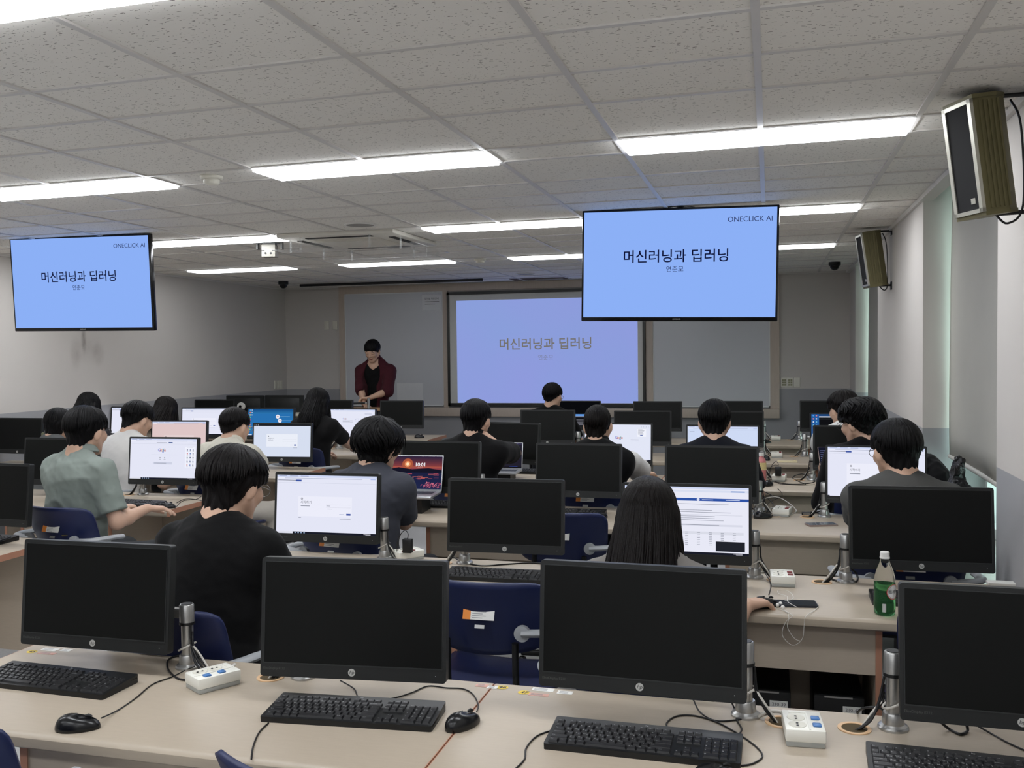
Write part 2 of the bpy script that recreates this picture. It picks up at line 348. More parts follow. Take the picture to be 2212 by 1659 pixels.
# ---- ceiling fittings
blk = mat('black_plastic', (17,18,19), .42, noise=.1, nscale=200); blk2 = mat('black_gloss', (10,10,12), .12, noise=.05)
wht = mat('white_plastic', (232,231,226), .35, noise=.015); steel = mat('brushed_steel', (178,178,176), .32, metal=.85, noise=.06, nscale=60, stretch=(1,1,12))
t = tag(MB().rbox(-5.88,-3.4,11.17,11.20,CEIL-.045,CEIL-.012,.006).build('ceiling_rail', blk, None, 40), 'long black rail hanging under the ceiling before the left whiteboard', 'rail')
for px, lab in ((612,'in the far left corner'),(1803,'in the far right corner')):
    p = atz(px, 608 if px < 1000 else 566, CEIL)
    t = thing('dome_camera', 'small black dome security camera %s of the ceiling' % lab, 'security camera', p, 0, 'dome cameras')
    m = MB(); m.lathe([(.0,-.001),(.062,-.001),(.062,-.035),(.055,-.04),(.0,-.04)], 24); m.build('housing', blk, t, 40)
    m = MB(); m.lathe([(.05,-.04)]+[(.05*math.cos(a),-.04-.05*math.sin(a)) for a in (.3,.6,.9,1.2,1.45)], 24); m.build('dome', blk2, t, 60)
for (px,py_), lab, r in (((457,380),'round white smoke detector between the lamps on the left','.056'),((1037,559),'small round smoke detector near the front right of the air conditioner','.06')):
    p = atz(px,py_,CEIL); r = float(r)
    t = thing('smoke_detector', lab, 'smoke detector', p, 0)
    m = MB(); m.lathe([(0,-.001),(r,-.001),(r,-.014),(r*.9,-.02),(0,-.02)], 28); m.build('base', plas, t, 40)
    m = MB(); m.lathe([(r*.72,-.02),(r*.72,-.036),(r*.55,-.044),(0,-.046)], 28); m.build('sensor_head', plas, t, 50)
grl = mat('speaker_grille_grey', (150,148,144), .6, noise=.1, nscale=300)
for (px,py_), lab in (((778,484),'round flush ceiling speaker behind the air conditioner panel'),((1135,591),'round flush ceiling speaker above the projection screen')):
    p = atz(px,py_,CEIL); t = thing('ceiling_speaker', lab, 'speaker', p, 0)
    m = MB(); m.lathe([(.098,-.001),(.113,-.001),(.113,-.010),(.098,-.011)], 32); m.build('rim', wht, t, 40)
    m = MB(); m.lathe([(0,-.001),(.098,-.001),(.098,-.008),(0,-.009)], 32); m.build('grille', grl, t, 40)
p = atz(1165,602,CEIL)
t = thing('ceiling_opening', 'brown opening of a missing ceiling tile above the projection screen', 'ceiling opening', (p.x,p.y,CEIL))
m = MB(); m.box(-.36,.36,-.15,.15,-.004,-.002); m.build('void', mat('dark_void', (92,74,60), .9, noise=.3, nscale=9), t)
m = MB(); m.box(-.05,.30,-.02,.10,-.012,-.004); m.build('loose_tile', mat('loose_tile', (170,164,154), .9, noise=.05), t)
# air conditioner cassette with clear wind deflectors
acw = mat('ac_white', (222,218,208), .45, noise=.02); slot = mat('ac_slot', (38,36,34), .6, noise=.1)
ACX, ACY = -3.125, 6.955
t = thing('air_conditioner', 'white ceiling cassette air conditioner with dark louvre slots and clear deflectors', 'air conditioner', (ACX,ACY,CEIL))
m = MB(); m.rbox(-.475,.475,-.475,.475,-.035,-.001,.012); m.build('panel', acw, t, 40)
m = MB()
for k in range(4): m.rbox(-.27,.27,-.405,-.355,-.040,-.034,.002,0,Matrix.Rotation(k*PI/2,4,'Z'))
m.build('louvre_slots', slot, t, 40)
m = MB()
for k in range(17): m.box(-.27,.27,-.26+k*.0325,-.248+k*.0325,-.041,-.035)
m.build('intake_grille', acw, t)
clear = mat('clear_acrylic', (240,242,242), .08, spec=.6, alpha=.16, noise=.01)
for k, (a, s) in enumerate(((0,-1),(1,-1),(2,-1),(3,-1))):
    Mr = Matrix.Rotation(a*PI/2,4,'Z')
    d = MB(); d.box(-.40,.40,-.012,0.28,-.003,0,0,Mr @ Matrix.Translation((0,-.60,-.10)) @ Matrix.Rotation(-.10,4,'X')); dd = d.build('wind_deflector', clear, t)
    d = MB()
    for x in (-.28,.28): d.box(x-.008,x+.008,-.46,-.452,-.13,-.034,0,Mr)
    d.build('bracket', clear, dd)
p = atz(583,523,CEIL)
t = thing('projector_mount', 'small white box on a dark bracket hanging from the ceiling, left of the air conditioner', 'ceiling mount', (p.x,p.y,CEIL), YAW)
m = MB(); m.box(-.105,.105,-.03,.03,-.012,-.001); m.box(-.105,-.092,-.03,.03,-.06,-.012); m.box(.092,.105,-.03,.03,-.06,-.012); m.box(-.05,.05,-.04,.04,-.03,-.012); m.build('bracket', darkal, t)
m = MB(); m.rbox(-.056,.056,-.06,.05,-.125,-.025,.006); m.build('box', mat('mount_cream', (150,147,138), .5, noise=.02), t, 40)
m = MB()
for x in (-.022,.022): m.lathe([(0,0),(.008,0),(.008,.003),(0,.003)],12,(0,0,0),0,Matrix.Translation((x,-.060,-.095)) @ Matrix.Rotation(PI/2,4,'X'))
m.box(-.056,-.03,-.062,-.058,-.078,-.072); m.box(.03,.056,-.062,-.058,-.078,-.072)
m.build('holes', blk, t)
# column speakers on the window-side pillars
olive = mat('olive_aluminium', (112,106,74), .5, metal=.15, noise=.06, nscale=25, stretch=(1,1,.2)); cloth_blk = mat('speaker_cloth', (13,13,16), .8, noise=.2, nscale=400)
bright = mat('bright_trim', (205,203,190), .35, metal=.5, noise=.03)
def column_speaker(x, y, ztop, alpha, lab, gap):
    t = thing('column_speaker', lab, 'loudspeaker', (x,y,ztop), 0, 'column loudspeakers on the right wall')
    Mt = Matrix.Rotation(-alpha, 4, 'Z')
    tilt = Matrix.Rotation(math.radians(-8), 4, 'Y')       # front (-X) looks slightly down
    T = Mt.inverted() @ tilt
    h = .395; prof = [(-.07,-.085),(.02,-.085),(.075,-.045),(.075,.045),(.02,.085),(-.07,.085)]
    def ring(prof, z0, z1, mb, g=0):
        n = len(prof); vs = [(a,b,z0) for a,b in prof]+[(a,b,z1) for a,b in prof]
        mb.add(vs, [tuple(range(n))[::-1], tuple(range(n,2*n))]+[(i,(i+1)%n,n+(i+1)%n,n+i) for i in range(n)], g, T)
    m = MB(); ring(prof, -h, 0, m)
    for k in range(5): m.box(-.05+k*.017,-.043+k*.017,-.090,-.084,-h+.01,-.01,0,T); m.box(-.05+k*.017,-.043+k*.017,.084,.090,-h+.01,-.01,0,T)
    for z0,z1 in ((-h-.014,-h),(0,.014)): ring([(a*1.04,b*1.04) for a,b in prof], z0, z1, m)
    m.build('cabinet', olive, t)
    m = MB(); m.box(-.078,-.069,-.066,.066,-h+.012,-.012,0,T); g = m.build('grille', cloth_blk, t)
    m = MB(); m.box(-.0795,-.078,-.045,-.02,-h+.035,-h+.055,0,T); m.build('badge', bright, g)
    m = MB()
    for q in ((-.085,-.066),(.066,.085)): m.box(-.082,-.069,q[0],q[1],-h,0,0,T)
    m.box(-.082,-.069,-.085,.085,-.014,0,0,T); m.box(-.082,-.069,-.085,.085,-h,-h+.014,0,T); m.build('front_trim', bright, t)
    m = MB(); 
    for z in (.012,-h-.01): m.tube([T @ Vector((.03,0,z)), (gap,0,(T @ Vector((.03,0,z))).z)], .008, 8); m.box(gap-.008,gap,-.03,.03,(T @ Vector((0,0,z))).z-.03,(T @ Vector((0,0,z))).z+.03)
    m.tube(smooth_path([T @ Vector((.02,0,-h-.01)), T @ Vector((.05,-.02,-h-.05)), (gap*.8,-.03,-h+.02), (gap*.75,-.03,-.1), (gap*.6,0,.0)]), .004, 6)
    m.build('wall_bracket', blk, t); return t
column_speaker(.715, 3.74, CZ+.868, math.radians(22), 'large olive column loudspeaker on the nearer pillar at the upper right', PIL-.715)
column_speaker(.735, 7.75, CZ+.86, math.radians(10), 'olive column loudspeaker on the farther pillar with cable hanging behind', PIL-.735)
# roller blinds
blindm = mat('blind_fabric', (176,174,166), .8, noise=.04, nscale=5, bump=.05, bscale=400)
for (yf,yn,x,zb,lab) in ((6.19,4.30,1.05,CZ-.668,'grey roller blind lowered over the nearer window'),(10.88,8.75,1.03,CZ-.70,'grey roller blind lowered over the farther window')):
    t = thing('roller_blind', lab, 'roller blind', (x,(yf+yn)/2,zb), 0, 'roller blinds'); h = (yf-yn)/2
    m = MB(); n = 24; zt = CZ+1.05-zb; vs = []; fs = []
    for i in range(n+1):
        yy = -h+2*h*i/n
        for j in range(13):
            zz = zt*j/12; e = (.018*math.sin(zz*3.1)+.008*math.sin(zz*7)-.012) * (i/n)**6
            vs.append((.006*math.sin(yy*5+zz), yy+e, zz))
    for i in range(n):
        for j in range(12): a = i*13+j; fs.append((a,a+1,a+14,a+13))
    m.add(vs, fs); o = m.build('fabric', blindm, t, 180); md = o.modifiers.new('s','SOLIDIFY'); md.thickness = .003
    m = MB(); m.tube([(0,-h,0),(0,h,0)], .014, 10); m.build('bottom_bar', mat('blind_bar', (190,188,182), .5, noise=.02), t, 60)
    m = MB(); m.tube([(0,-h,zt),(0,h+.06,zt)], .035, 16); m.build('roller', mat('blind_roller', (200,198,190), .5, noise=.02), t, 60)
# ================================================================ desks, chairs, computers
DZ = .72
FY = [1.885+1.476*k for k in range(6)]
COL = {'a':-1.90,'b':-1.06,'c':-.31,'d':.535,'e':-3.76,'f':-4.67,'g':-5.42,'h':-6.27}
POLE = {'a':-1.655,'b':-1.28,'c':-.06,'d':.285,'e':-3.99,'f':-4.42,'g':-5.64,'h':-6.05}
ROW = ['nearest row','second row','third row','fourth row','fifth row','farthest row']
CN = {'a':'aisle seat, window side','b':'second from the aisle, window side','c':'second from the windows','d':'window seat',
      'e':'aisle seat, left side','f':'second from the aisle, left side','g':'second from the left wall','h':'left-wall seat'}
seat = lambda k, c: '%s, %s' % (ROW[k], CN[c])
lam = mat('beech_laminate', (171,159,142), .38, noise=.055, nscale=6, stretch=(3,26,26)); lam2 = mat('beech_panel', (182,169,152), .5, noise=.06, nscale=6, stretch=(4,4,26))
band = mat('brown_edge_band', (172,124,100), .5, noise=.06, nscale=20)
ringm = mat('grommet_ring', (214,178,138), .5, noise=.04); hole = mat('grommet_hole', (74,60,34), .8, noise=.2)
prof = [(.60,.72),(.020,.72),(.008,.7165),(.001,.709),(.0,.698),(.002,.686),(.010,.680),(.030,.679),(.045,.690),(.60,.690)]
def desk(x0, x1, k, lab, modesty, holes):
    y = FY[k]; cx = (x0+x1)/2; ph = .285 if x0 == -.735 else .325
    t = thing('computer_desk', lab, 'desk', (cx,y,0), 0, 'computer desks'); h = (x1-x0)/2-.003
    m = MB(); n = len(prof); vs = [(-h,a,b) for a,b in prof]+[(h,a,b) for a,b in prof]
    m.add(vs, [tuple(range(n))[::-1], tuple(range(n,2*n))]+[(i,(i+1)%n,n+(i+1)%n,n+i) for i in range(n)])
    top = m.build('desktop', lam, t, 35)
    for s in (-1,1):
        m = MB(); n = len(prof); e = [(a*.997+.001,b*.9985+.001) for a,b in prof]; xa, xb = sorted((s*h, s*(h+.0022)))
        vs = [(xa,a,b) for a,b in e]+[(xb,a,b) for a,b in e]
        m.add(vs, [tuple(range(n))[::-1], tuple(range(n,2*n))]+[(i,(i+1)%n,n+(i+1)%n,n+i) for i in range(n)]); m.build('edge_band', band, top)
    for s in (-1,1):
        m = MB(); m.box(s*ph-.011,s*ph+.011,.075,.57,0,.689); sp = m.build('side_panel', lam2, t)
        m = MB(); m.box(s*ph-.011,s*ph+.011,.072,.075,0,.689); m.build('edge_band', band, sp)
    m = MB(); m.box(-ph+.011,ph-.011,.08,.098,.505,.689); m.build('front_apron', lam2, t)
    m = MB(); m.box(-ph+.011,ph-.011,.55,.565,.02,.689); m.build('back_panel', lam2, t)
    if modesty: m = MB(); m.box(-h+.05,h-.05,.572,.59,.15,.689); m.build('modesty_panel', lam2, t)
    for hx in holes:
        m = MB(); m.lathe([(.030,.7195),(.039,.7195),(.039,.7225),(.030,.7225)], 28, (hx-cx,.50,0)); g = m.build('cable_grommet', ringm, t, 40)
        m = MB(); m.lathe([(0,.720),(.030,.720),(.030,.7208),(0,.7208)], 28, (hx-cx,.50,0)); m.build('hole', hole, g)
    DESK[lab] = t; return t
DESK = {}
for k in range(6):
    desk(-2.27,-.737,k,'pale wood computer desk by the aisle, window side of the room, %s' % ROW[k],0,(POLE['a']+.09,POLE['b']-.09))
    desk(-.735,.885,k,'pale wood computer desk against the window wall, %s' % ROW[k],0,(POLE['c']+.085,POLE['d']-.09))
    if k: 
        desk(-5.0,-3.44,k,'pale wood computer desk by the aisle, left side of the room, %s' % ROW[k],1,(POLE['e']-.09,POLE['f']+.09))
    if k > 2: desk(-6.49,-5.003,k,'pale wood computer desk against the left wall, %s' % ROW[k],1,(POLE['g']-.09,POLE['h']+.09))
# ---- computer towers in the desk pedestals
label = mat('label_white', (222,222,218), .6, noise=.03)
towers = [(1,'c',-.015,'210-39'),(1,'d',.235,'210-47')]
for k, c, x, num in towers:
    t = thing('computer_tower', 'black computer tower under the desk marked %s' % num, 'computer', (x,FY[k]+.15,.0), 0, 'towers under the second-row desk')
    m = MB(); m.rbox(-.085,.085,0,.36,.003,.40,.006); m.build('case', blk, t, 40)
    m = MB(); m.rbox(-.085,.085,-.012,0,.003,.40,.004); m.box(-.06,.02,-.016,-.012,.07,.30); m.build('front_panel', blk, t, 40)
    m = MB(); m.box(-.05,.045,-.016,-.012,.395,.401); m.build('silver_strip', steel, t)
    m = MB(); m.box(.012,.075,-.0165,-.012,.345,.368); m.text(num,.017,.044,.356,-.0170,1); m.build('number_label', [label, ink], t)
# ---- chairs
navy = mat('navy_plastic', (24,34,74), .42, noise=.04, nscale=30); grey_pl = mat('grey_plastic', (150,153,156), .4, noise=.02)
orange = mat('sticker_orange', (222,134,52), .5, noise=.04); film = mat('sticker_film', (34,42,66), .25, noise=.02)
def shell(W, H, fx, nu=18, nv=12, p=5):
    """superellipse patch -> grid of points through fx(u,v)"""
    vs = []; fs = []
    for j in range(nv+1):
        for i in range(nu+1):
            u = -1+2*i/nu; v = -1+2*j/nv
            uu = u*(1-.5*abs(v)**p*abs(u)**p*.22); vv = v*(1-.5*abs(v)**p*abs(u)**p*.22); vs.append(fx(uu*W, vv*H))
    for j in range(nv):
        for i in range(nu): a = j*(nu+1)+i; fs.append((a,a+1,a+nu+2,a+nu+1))
    return vs, fs
def make_chair(lab):
    t = thing('office_chair', lab, 'chair', (0,0,0), 0, 'navy office chairs')
    m = MB(); m.add(*shell(.235,.125,lambda u,v: (u*(1-.10*(.5-v/.25)), -.25+.075*(u/.235)**2-.05*(v/.125), .745+v-.018*(v<0)*(1-(u/.235)**2)*(-v/.125))))
    o = m.build('backrest', navy, t, 180); d = o.modifiers.new('s','SOLIDIFY'); d.thickness = .012; d.offset = 0
    m = MB(); m.box(-.055,.055,-.001,0,-.017,.017); m.box(-.055,-.028,-.0014,-.001,-.017,.017,1)
    for q in range(4): m.box(-.022,.026-.012*(q%2),-.0013,-.001,.009-q*.007,.0115-q*.007,2)
    m.text('NEC',.009,-.0415,0,-.0016,0) if False else None
    st = m.build('asset_sticker', [label,orange,ink2], o, None, (0,-.2665,.755)); st.rotation_euler = (-.35,0,0)
    m = MB(); m.box(-.017,.017,-.001,0,-.006,.006); st = m.build('maker_plate', steel, o, None, (0,-.2585,.712)); st.rotation_euler = (-.35,0,0)
    m = MB(); m.add(*shell(.235,.22,lambda u,v: (u, v+.02, .455+.02*(u/.235)**2-.03*max(0,(v-.12)/.1)**2+.01*(v/.22)**2)))
    o = m.build('seat', navy, t, 180); d = o.modifiers.new('s','SOLIDIFY'); d.thickness = .014; d.offset = 0
    for s in (-1,1):
        m = MB(); m.tube(smooth_path([(s*.12,.05,.432),(s*.12,-.16,.432),(s*.12,-.235,.50),(s*.12,-.245,.66)]), .012, 8); m.build('back_support', blk, t, 60)
        m = MB(); m.tube(smooth_path([(s*.150,-.262,.700),(s*.21,-.262,.704),(s*.255,-.243,.706),(s*.276,-.19,.706),(s*.280,-.12,.702),(s*.280,-.07,.697)]), [.021]*25+[.02]*6, 10, 0, None, .62)
        m.lathe([(0,-.012),(.024,-.012),(.027,-.008),(.027,.010),(.0,.012)], 20, (0,0,0), 0, Matrix.Translation((s*.150,-.262,.700)) @ Matrix.Rotation(PI/2,4,'X')); m.build('armrest', grey_pl, t, 50)
    m = MB(); m.lathe([(.0,.08),(.03,.08),(.028,.30),(.022,.30),(.022,.43),(0,.43)], 16); m.box(-.13,.13,-.12,.12,.425,.440); m.build('gas_column', blk, t, 40)
    for q in range(5):
        a = 2*PI*q/5+.3; d = Vector((math.cos(a),math.sin(a),0))
        m = MB(); m.tube([(d*.02)+Vector((0,0,.10)), d*.16+Vector((0,0,.085)), d*.27+Vector((0,0,.07))], [.022,.018,.014], 8); l = m.build('leg', blk, t, 60)
        m = MB(); m.lathe([(.0,-.012),(.024,-.012),(.027,0),(.024,.012),(0,.012)], 16, (0,0,0), 0, Matrix.Translation(d*.27+Vector((0,0,.028))) @ Matrix.Rotation(a+PI/2,4,'Z') @ Matrix.Rotation(PI/2,4,'X')); m.build('caster', blk, l, 50)
    return t
chair0 = None
def chair(x, y, rz, lab):
    global chair0
    if chair0 is None: chair0 = make_chair(lab); chair0.location = (x,y,0); chair0.rotation_euler = (0,0,rz); return chair0
    return dup(chair0, (x,y,0), rz, lab)
chair(-.945, FY[1]-.085, 0, 'empty navy chair tucked under the second-row desk, white and orange sticker in full view')
chair(-.985, FY[2]-.20, .05, 'empty navy chair in the third row right of the wavy-haired person')
chair(-1.80, FY[0]-.04, .02, 'navy chair at the lower left edge of the picture, nearest row aisle seat')
chair(-.80, FY[0]-.075, -.22, 'navy chair whose back rises at the bottom edge below the middle keyboard')
ch_ = chair(.60, FY[1]-.12, 0, 'empty armless navy chair at the second-row window seat below the green bottle')
for q_ in list(ch_.children):
    if q_.name.startswith('armrest'): bpy.data.objects.remove(q_)
# ---- monitors
bez = mat('monitor_bezel', (24,26,26), .45, noise=.05, nscale=300); offm = mat('screen_off', (17,18,17), .36, spec=.18, noise=.03, nscale=4)
silver = mat('emblem_silver', (196,196,192), .35, metal=.4, noise=.03); dimtxt = mat('bezel_print', (78,78,76), .5, noise=.02)
TILT = math.radians(-5.5)
SW, SZ0, SZ1 = .239, -.1175, .1425
PAL = {}
def sc(rgb, s=1.0): 
    n = 'screen_%d_%d_%d_%d' % (*rgb, int(s*100)); return emi(n, rgb, s)
class Screen:
    """lays out a lit display in its own plane, units: fraction of width (x right) and height (y down)"""
    def __init__(s, w=2*SW, h=SZ1-SZ0, x0=-SW, z1=SZ1, y=-.0172): s.w, s.h, s.x0, s.z1, s.y = w, h, x0, z1, y; s.mb = MB(); s.mats = []; s.lv = 0
    def mi(s, c):
        m = sc(c) if isinstance(c, tuple) else c
        if m not in s.mats: s.mats.append(m)
        return s.mats.index(m)
    def r(s, x0, y0, x1, y1, c, lv=1):
        y = s.y-.00025*lv; X = lambda u: s.x0+u*s.w; Z_ = lambda v: s.z1-v*s.h
        s.mb.sheet([(X(x0),y,Z_(y1)),(X(x1),y,Z_(y1)),(X(x1),y,Z_(y0)),(X(x0),y,Z_(y0))], s.mi(c)); return s
    def disc(s, cx, cy, rr, c, lv=2, n=20):
        y = s.y-.00025*lv; s.mb.sheet([(s.x0+cx*s.w+rr*s.w*math.cos(2*PI*i/n), y, s.z1-cy*s.h+rr*s.w*math.sin(2*PI*i/n)) for i in range(n)], s.mi(c)); return s
    def t(s, body, x, y, size, c, lv=3, align='LEFT', bold=0):
        s.mb.text(body, size*s.h*1.35, s.x0+x*s.w, s.z1-y*s.h, s.y-.00025*lv, s.mi(c), None, align, 0, 0, 1, bold); return s
    def build(s, par, name='screen'): return s.mb.build(name, s.mats, par)
WHT=(228,230,246); GRY=(120,124,140); BAR=(205,214,242); BLU=(60,84,160); LBL=(214,220,240)
def lines(S, x, y, n, w, dy=.018, c=GRY, seed=1):
    q = random.Random(seed)
    for i in range(n): S.r(x, y+i*dy, x+w*(.6+.4*q.random()), y+i*dy+dy*.35, c, 2)
def browser(S, base=WHT, dark=False):
    S.r(0,0,1,1,base,0); S.r(0,0,1,.035,BAR,1); S.r(0,.035,.40,.06,(236,238,250),1); S.r(.08,.050,.86,.058,(168,174,200),2); S.r(.94,.045,.99,.06,(170,185,230),2)
    for i in range(3): S.r(.02+.11*i,.012,.10+.11*i,.022,(150,158,190),2)
def taskbar(S): 
    S.r(0,.965,1,1,(26,28,40),2); S.r(0,.965,.17,1,(222,224,236),3)
    for i in range(4): S.r(.19+.03*i,.974,.205+.03*i,.992,(150,170,200),3)
    S.r(.88,.975,.95,.982,(190,190,200),3); S.r(.90,.986,.95,.992,(190,190,200),3)
def login(S, x0=.22, y0=.36, x1=.76, y1=.70, base=WHT, card=(236,237,250), full=True):
    browser(S, base)
    if full: S.r(.01,.085,.19,.095,GRY,2); S.r(.19,.078,.25,.108,BLU,2); S.r(0,.13,1,.133,(190,194,212),1)
    S.r(x0,y0,x1,y1,card,1); w, h = x1-x0, y1-y0
    S.disc(x0+.07*w,y0+.12*h,.010,(60,62,72),2); S.disc(x0+.07*w,y0+.12*h,.006,card,3)
    S.t('시작하기', x0+.045*w, y0+.31*h, .042, (84,86,96)); S.r(x0+.05*w,y0+.47*h,x0+.22*w,y0+.50*h,GRY,2)
    S.r(x0+.52*w,y0+.40*h,x0+.98*w,y0+.405*h,(190,190,204),2); S.r(x0+.52*w,y0+.53*h,x0+.98*w,y0+.535*h,(160,160,176),2); S.r(x0+.53*w,y0+.45*h,x0+.60*w,y0+.47*h,GRY,2)
    S.r(x0+.55*w,y0+.60*h,x0+.64*w,y0+.62*h,GRY,2); S.r(x0+.77*w,y0+.86*h,x0+.86*w,y0+.88*h,(140,150,190),2); S.r(x0+.90*w,y0+.82*h,x0+.98*w,y0+.91*h,BLU,2)
    S.r(x0+.01*w,y1+.02,x0+.06*w,y1+.028,GRY,2); S.r(x0+.78*w,y1+.03,x0+.98*w,y1+.038,(160,164,180),2)
def google(S, x, y, size, c0=None):
    cols = [(66,100,200),(205,66,54),(224,170,40),(66,100,200),(60,140,80),(205,66,54)]; ws = [.0,.78,1.34,1.90,2.44,2.70]
    for ch, c, wx in zip('Google', cols, ws): S.t(ch, x+wx*size*.42, y, size, c, 3)
def sc_login(S): login(S); taskbar(S)
def sc_login_big(S): login(S,.20,.33,.84,.76); S.r(0,.985,.02,1,(30,30,40),3)
def sc_login_pale(S): S.r(0,0,1,1,(214,222,240),0); S.r(0,0,1,.05,(30,32,36),1); [S.r(.01+.03*i,.015,.025+.03*i,.03,(200,200,205),2) for i in range(3)]; login2(S)
def login2(S):
    x0,y0,x1,y1 = .225,.30,.775,.68; w,h = x1-x0,y1-y0; S.r(x0,y0,x1,y1,(234,238,248),1)
    S.disc(x0+.07*w,y0+.16*h,.009,(60,62,72),2); S.t('시작하기', x0+.045*w, y0+.36*h, .042, (100,104,116)); S.r(x0+.05*w,y0+.52*h,x0+.22*w,y0+.55*h,GRY,2)
    S.r(x0+.52*w,y0+.42*h,x0+.97*w,y0+.425*h,(120,126,140),2); S.r(x0+.52*w,y0+.57*h,x0+.97*w,y0+.575*h,(120,126,140),2); S.r(x0+.77*w,y0+.86*h,x0+.85*w,y0+.88*h,GRY,2); S.r(x0+.89*w,y0+.82*h,x0+.96*w,y0+.92*h,BLU,2)
    S.r(.70,.71,.77,.718,GRY,2); S.r(0,.985,1,1,(26,28,36),2)
def sc_google_apps(S):
    browser(S); S.r(.40,.09,.55,.098,GRY,2); S.r(.58,.083,.64,.108,(60,84,140),2); S.r(0,.125,1,.128,(190,194,212),1); google(S,.42,.285,.082); S.r(.32,.395,.70,.398,(176,180,196),2)
    for i in range(2): S.disc(.455+.07*i,.475,.009,(150,152,160),2); S.r(.44+.07*i,.51,.47+.07*i,.518,(160,164,176),2)
    S.r(.35,.58,.64,.635,(206,210,228),1); S.r(.37,.60,.55,.608,GRY,2)
    S.r(.83,.19,.985,.70,(238,240,252),1); S.r(.86,.20,.95,.206,(180,184,200),2)
    ic = [(70,80,110),(90,110,150),(120,130,160),(196,60,50),(70,110,180),(90,90,100),(90,130,100),(60,70,110),(80,80,90)]
    for i in range(5):
        for j in range(3): S.disc(.865+.043*j,.27+.093*i,.008,ic[(i*3+j)%9],2); S.r(.855+.043*j,.305+.093*i,.877+.043*j,.311+.093*i,(150,152,165),2)
    taskbar(S)
def sc_google_popup(S):
    S.r(0,0,1,1,(226,230,246),0); google(S,.46,.36,.082); S.r(.70,.41,.82,.42,GRY,2); S.r(.80,.10,.93,.33,(240,242,252),1); S.r(.80,.10,.93,.104,(150,154,170),2); lines(S,.81,.13,6,.10,.025); S.r(.84,.28,.88,.30,BLU,2)
    for i in range(4): S.disc(.86+.035*i,.06,.004,GRY,2)
    taskbar(S)
def sc_google_doodle(S):
    browser(S); google(S,.30,.34,.06); S.r(.30,.40,.52,.405,GRY,2); lines(S,.30,.43,2,.24,.02)
    for i in range(7): a = i*.9; S.disc(.62+.035*math.cos(a),.39+.06*math.sin(a),.006,(150,156,196),2)
    S.r(.78,.15,.93,.165,(160,164,190),2)
def sc_table(S):
    S.r(0,0,1,1,(232,233,246),0); S.r(0,0,1,.03,BAR,1); S.r(0,.045,1,.075,(216,222,240),1); S.r(.86,.05,.97,.07,(150,170,214),2); S.r(0,.165,1,.205,(46,82,164),1); S.disc(.60,.185,.012,(220,225,245),2); S.r(.63,.18,.72,.19,(200,210,240),2); S.r(.82,.18,.93,.19,(200,210,240),2)
    for i, y in enumerate((.25,.34,.37,.43,.46,.49)): lines(S,.42,y,1,.45,c=(130,134,150),seed=i)
    S.r(.40,.41,.95,.413,(170,174,190),2); S.r(.40,.55,.95,.58,(216,218,232),1); lines(S,.42,.56,1,.5,seed=4)
    S.r(.36,.66,.96,.70,(218,220,232),1)
    for r in range(8):
        for c_ in range(6): S.r(.40+.095*c_,.672+.026*r,.425+.095*c_,.678+.026*r,(120,124,140),2)
    S.r(.74,.80,.97,.945,(34,36,44),3); lines(S,.765,.825,4,.17,.03,(206,206,212),9); taskbar(S)
def sc_pink(S): login(S,.22,.42,.78,.80,(222,198,198),(226,208,208),False)
def sc_blue(S):
    S.r(0,0,1,1,(40,112,176),0); 
    for i in range(6): S.r(0,.0+.03*i,1,.03+.03*i,(22+4*i,74+8*i,130+8*i),1)
    for i in range(9): S.disc(.045,.05+.09*i,.014,((90,170,230),(220,120,90),(230,200,90),(120,190,120),(200,80,110))[i%5],2); 
    for i in range(3): S.disc(.085,.05+.09*i,.012,(170,200,235),2)
    for x, y in ((.66,.29),(.71,.44)): S.disc(x,y,.042,(232,232,240),2); S.r(x-.022,y-.012,x+.022,y+.012,(190,120,130),3); S.r(x+.05,y-.006,x+.27,y+.006,(150,200,230),2)
    S.r(0,.965,1,1,(20,50,100),2); S.r(.0,.95,.09,.985,(215,225,240),3)
def sc_term(S):
    S.r(0,0,1,1,(36,92,160),0)
    for i in range(9):
        for j in range(2): S.disc(.035+.05*j,.05+.1*i,.013,((80,150,220),(210,120,120),(200,210,230),(110,180,210))[(i+j)%4],2)
    S.r(.13,.0,1,.07,(30,70,120),1); S.r(.13,.07,1,.105,(226,230,244),2); S.r(.13,.105,1,.62,(16,17,20),2); S.r(.14,.15,.45,.158,(120,124,130),3); S.disc(.5,.25,.006,(240,240,240),3); S.r(.0,.955,.12,.99,(220,226,240),3)
def sc_plain(S): browser(S,(206,218,244)); S.r(0,.10,1,.103,(186,196,226),2); S.r(.03,.14,.10,.148,GRY,2)
def sc_dark(S):
    S.r(0,0,1,1,(10,11,14),0); S.r(.30,.50,1,.58,(96,150,220),1); S.r(.2,.58,1,.62,(120,120,128),1); S.r(.2,.62,1,1,(16,17,22),1); lines(S,.4,.72,5,.4,.05,(130,130,140),3); S.disc(.8,.95,.05,(90,130,210),2)
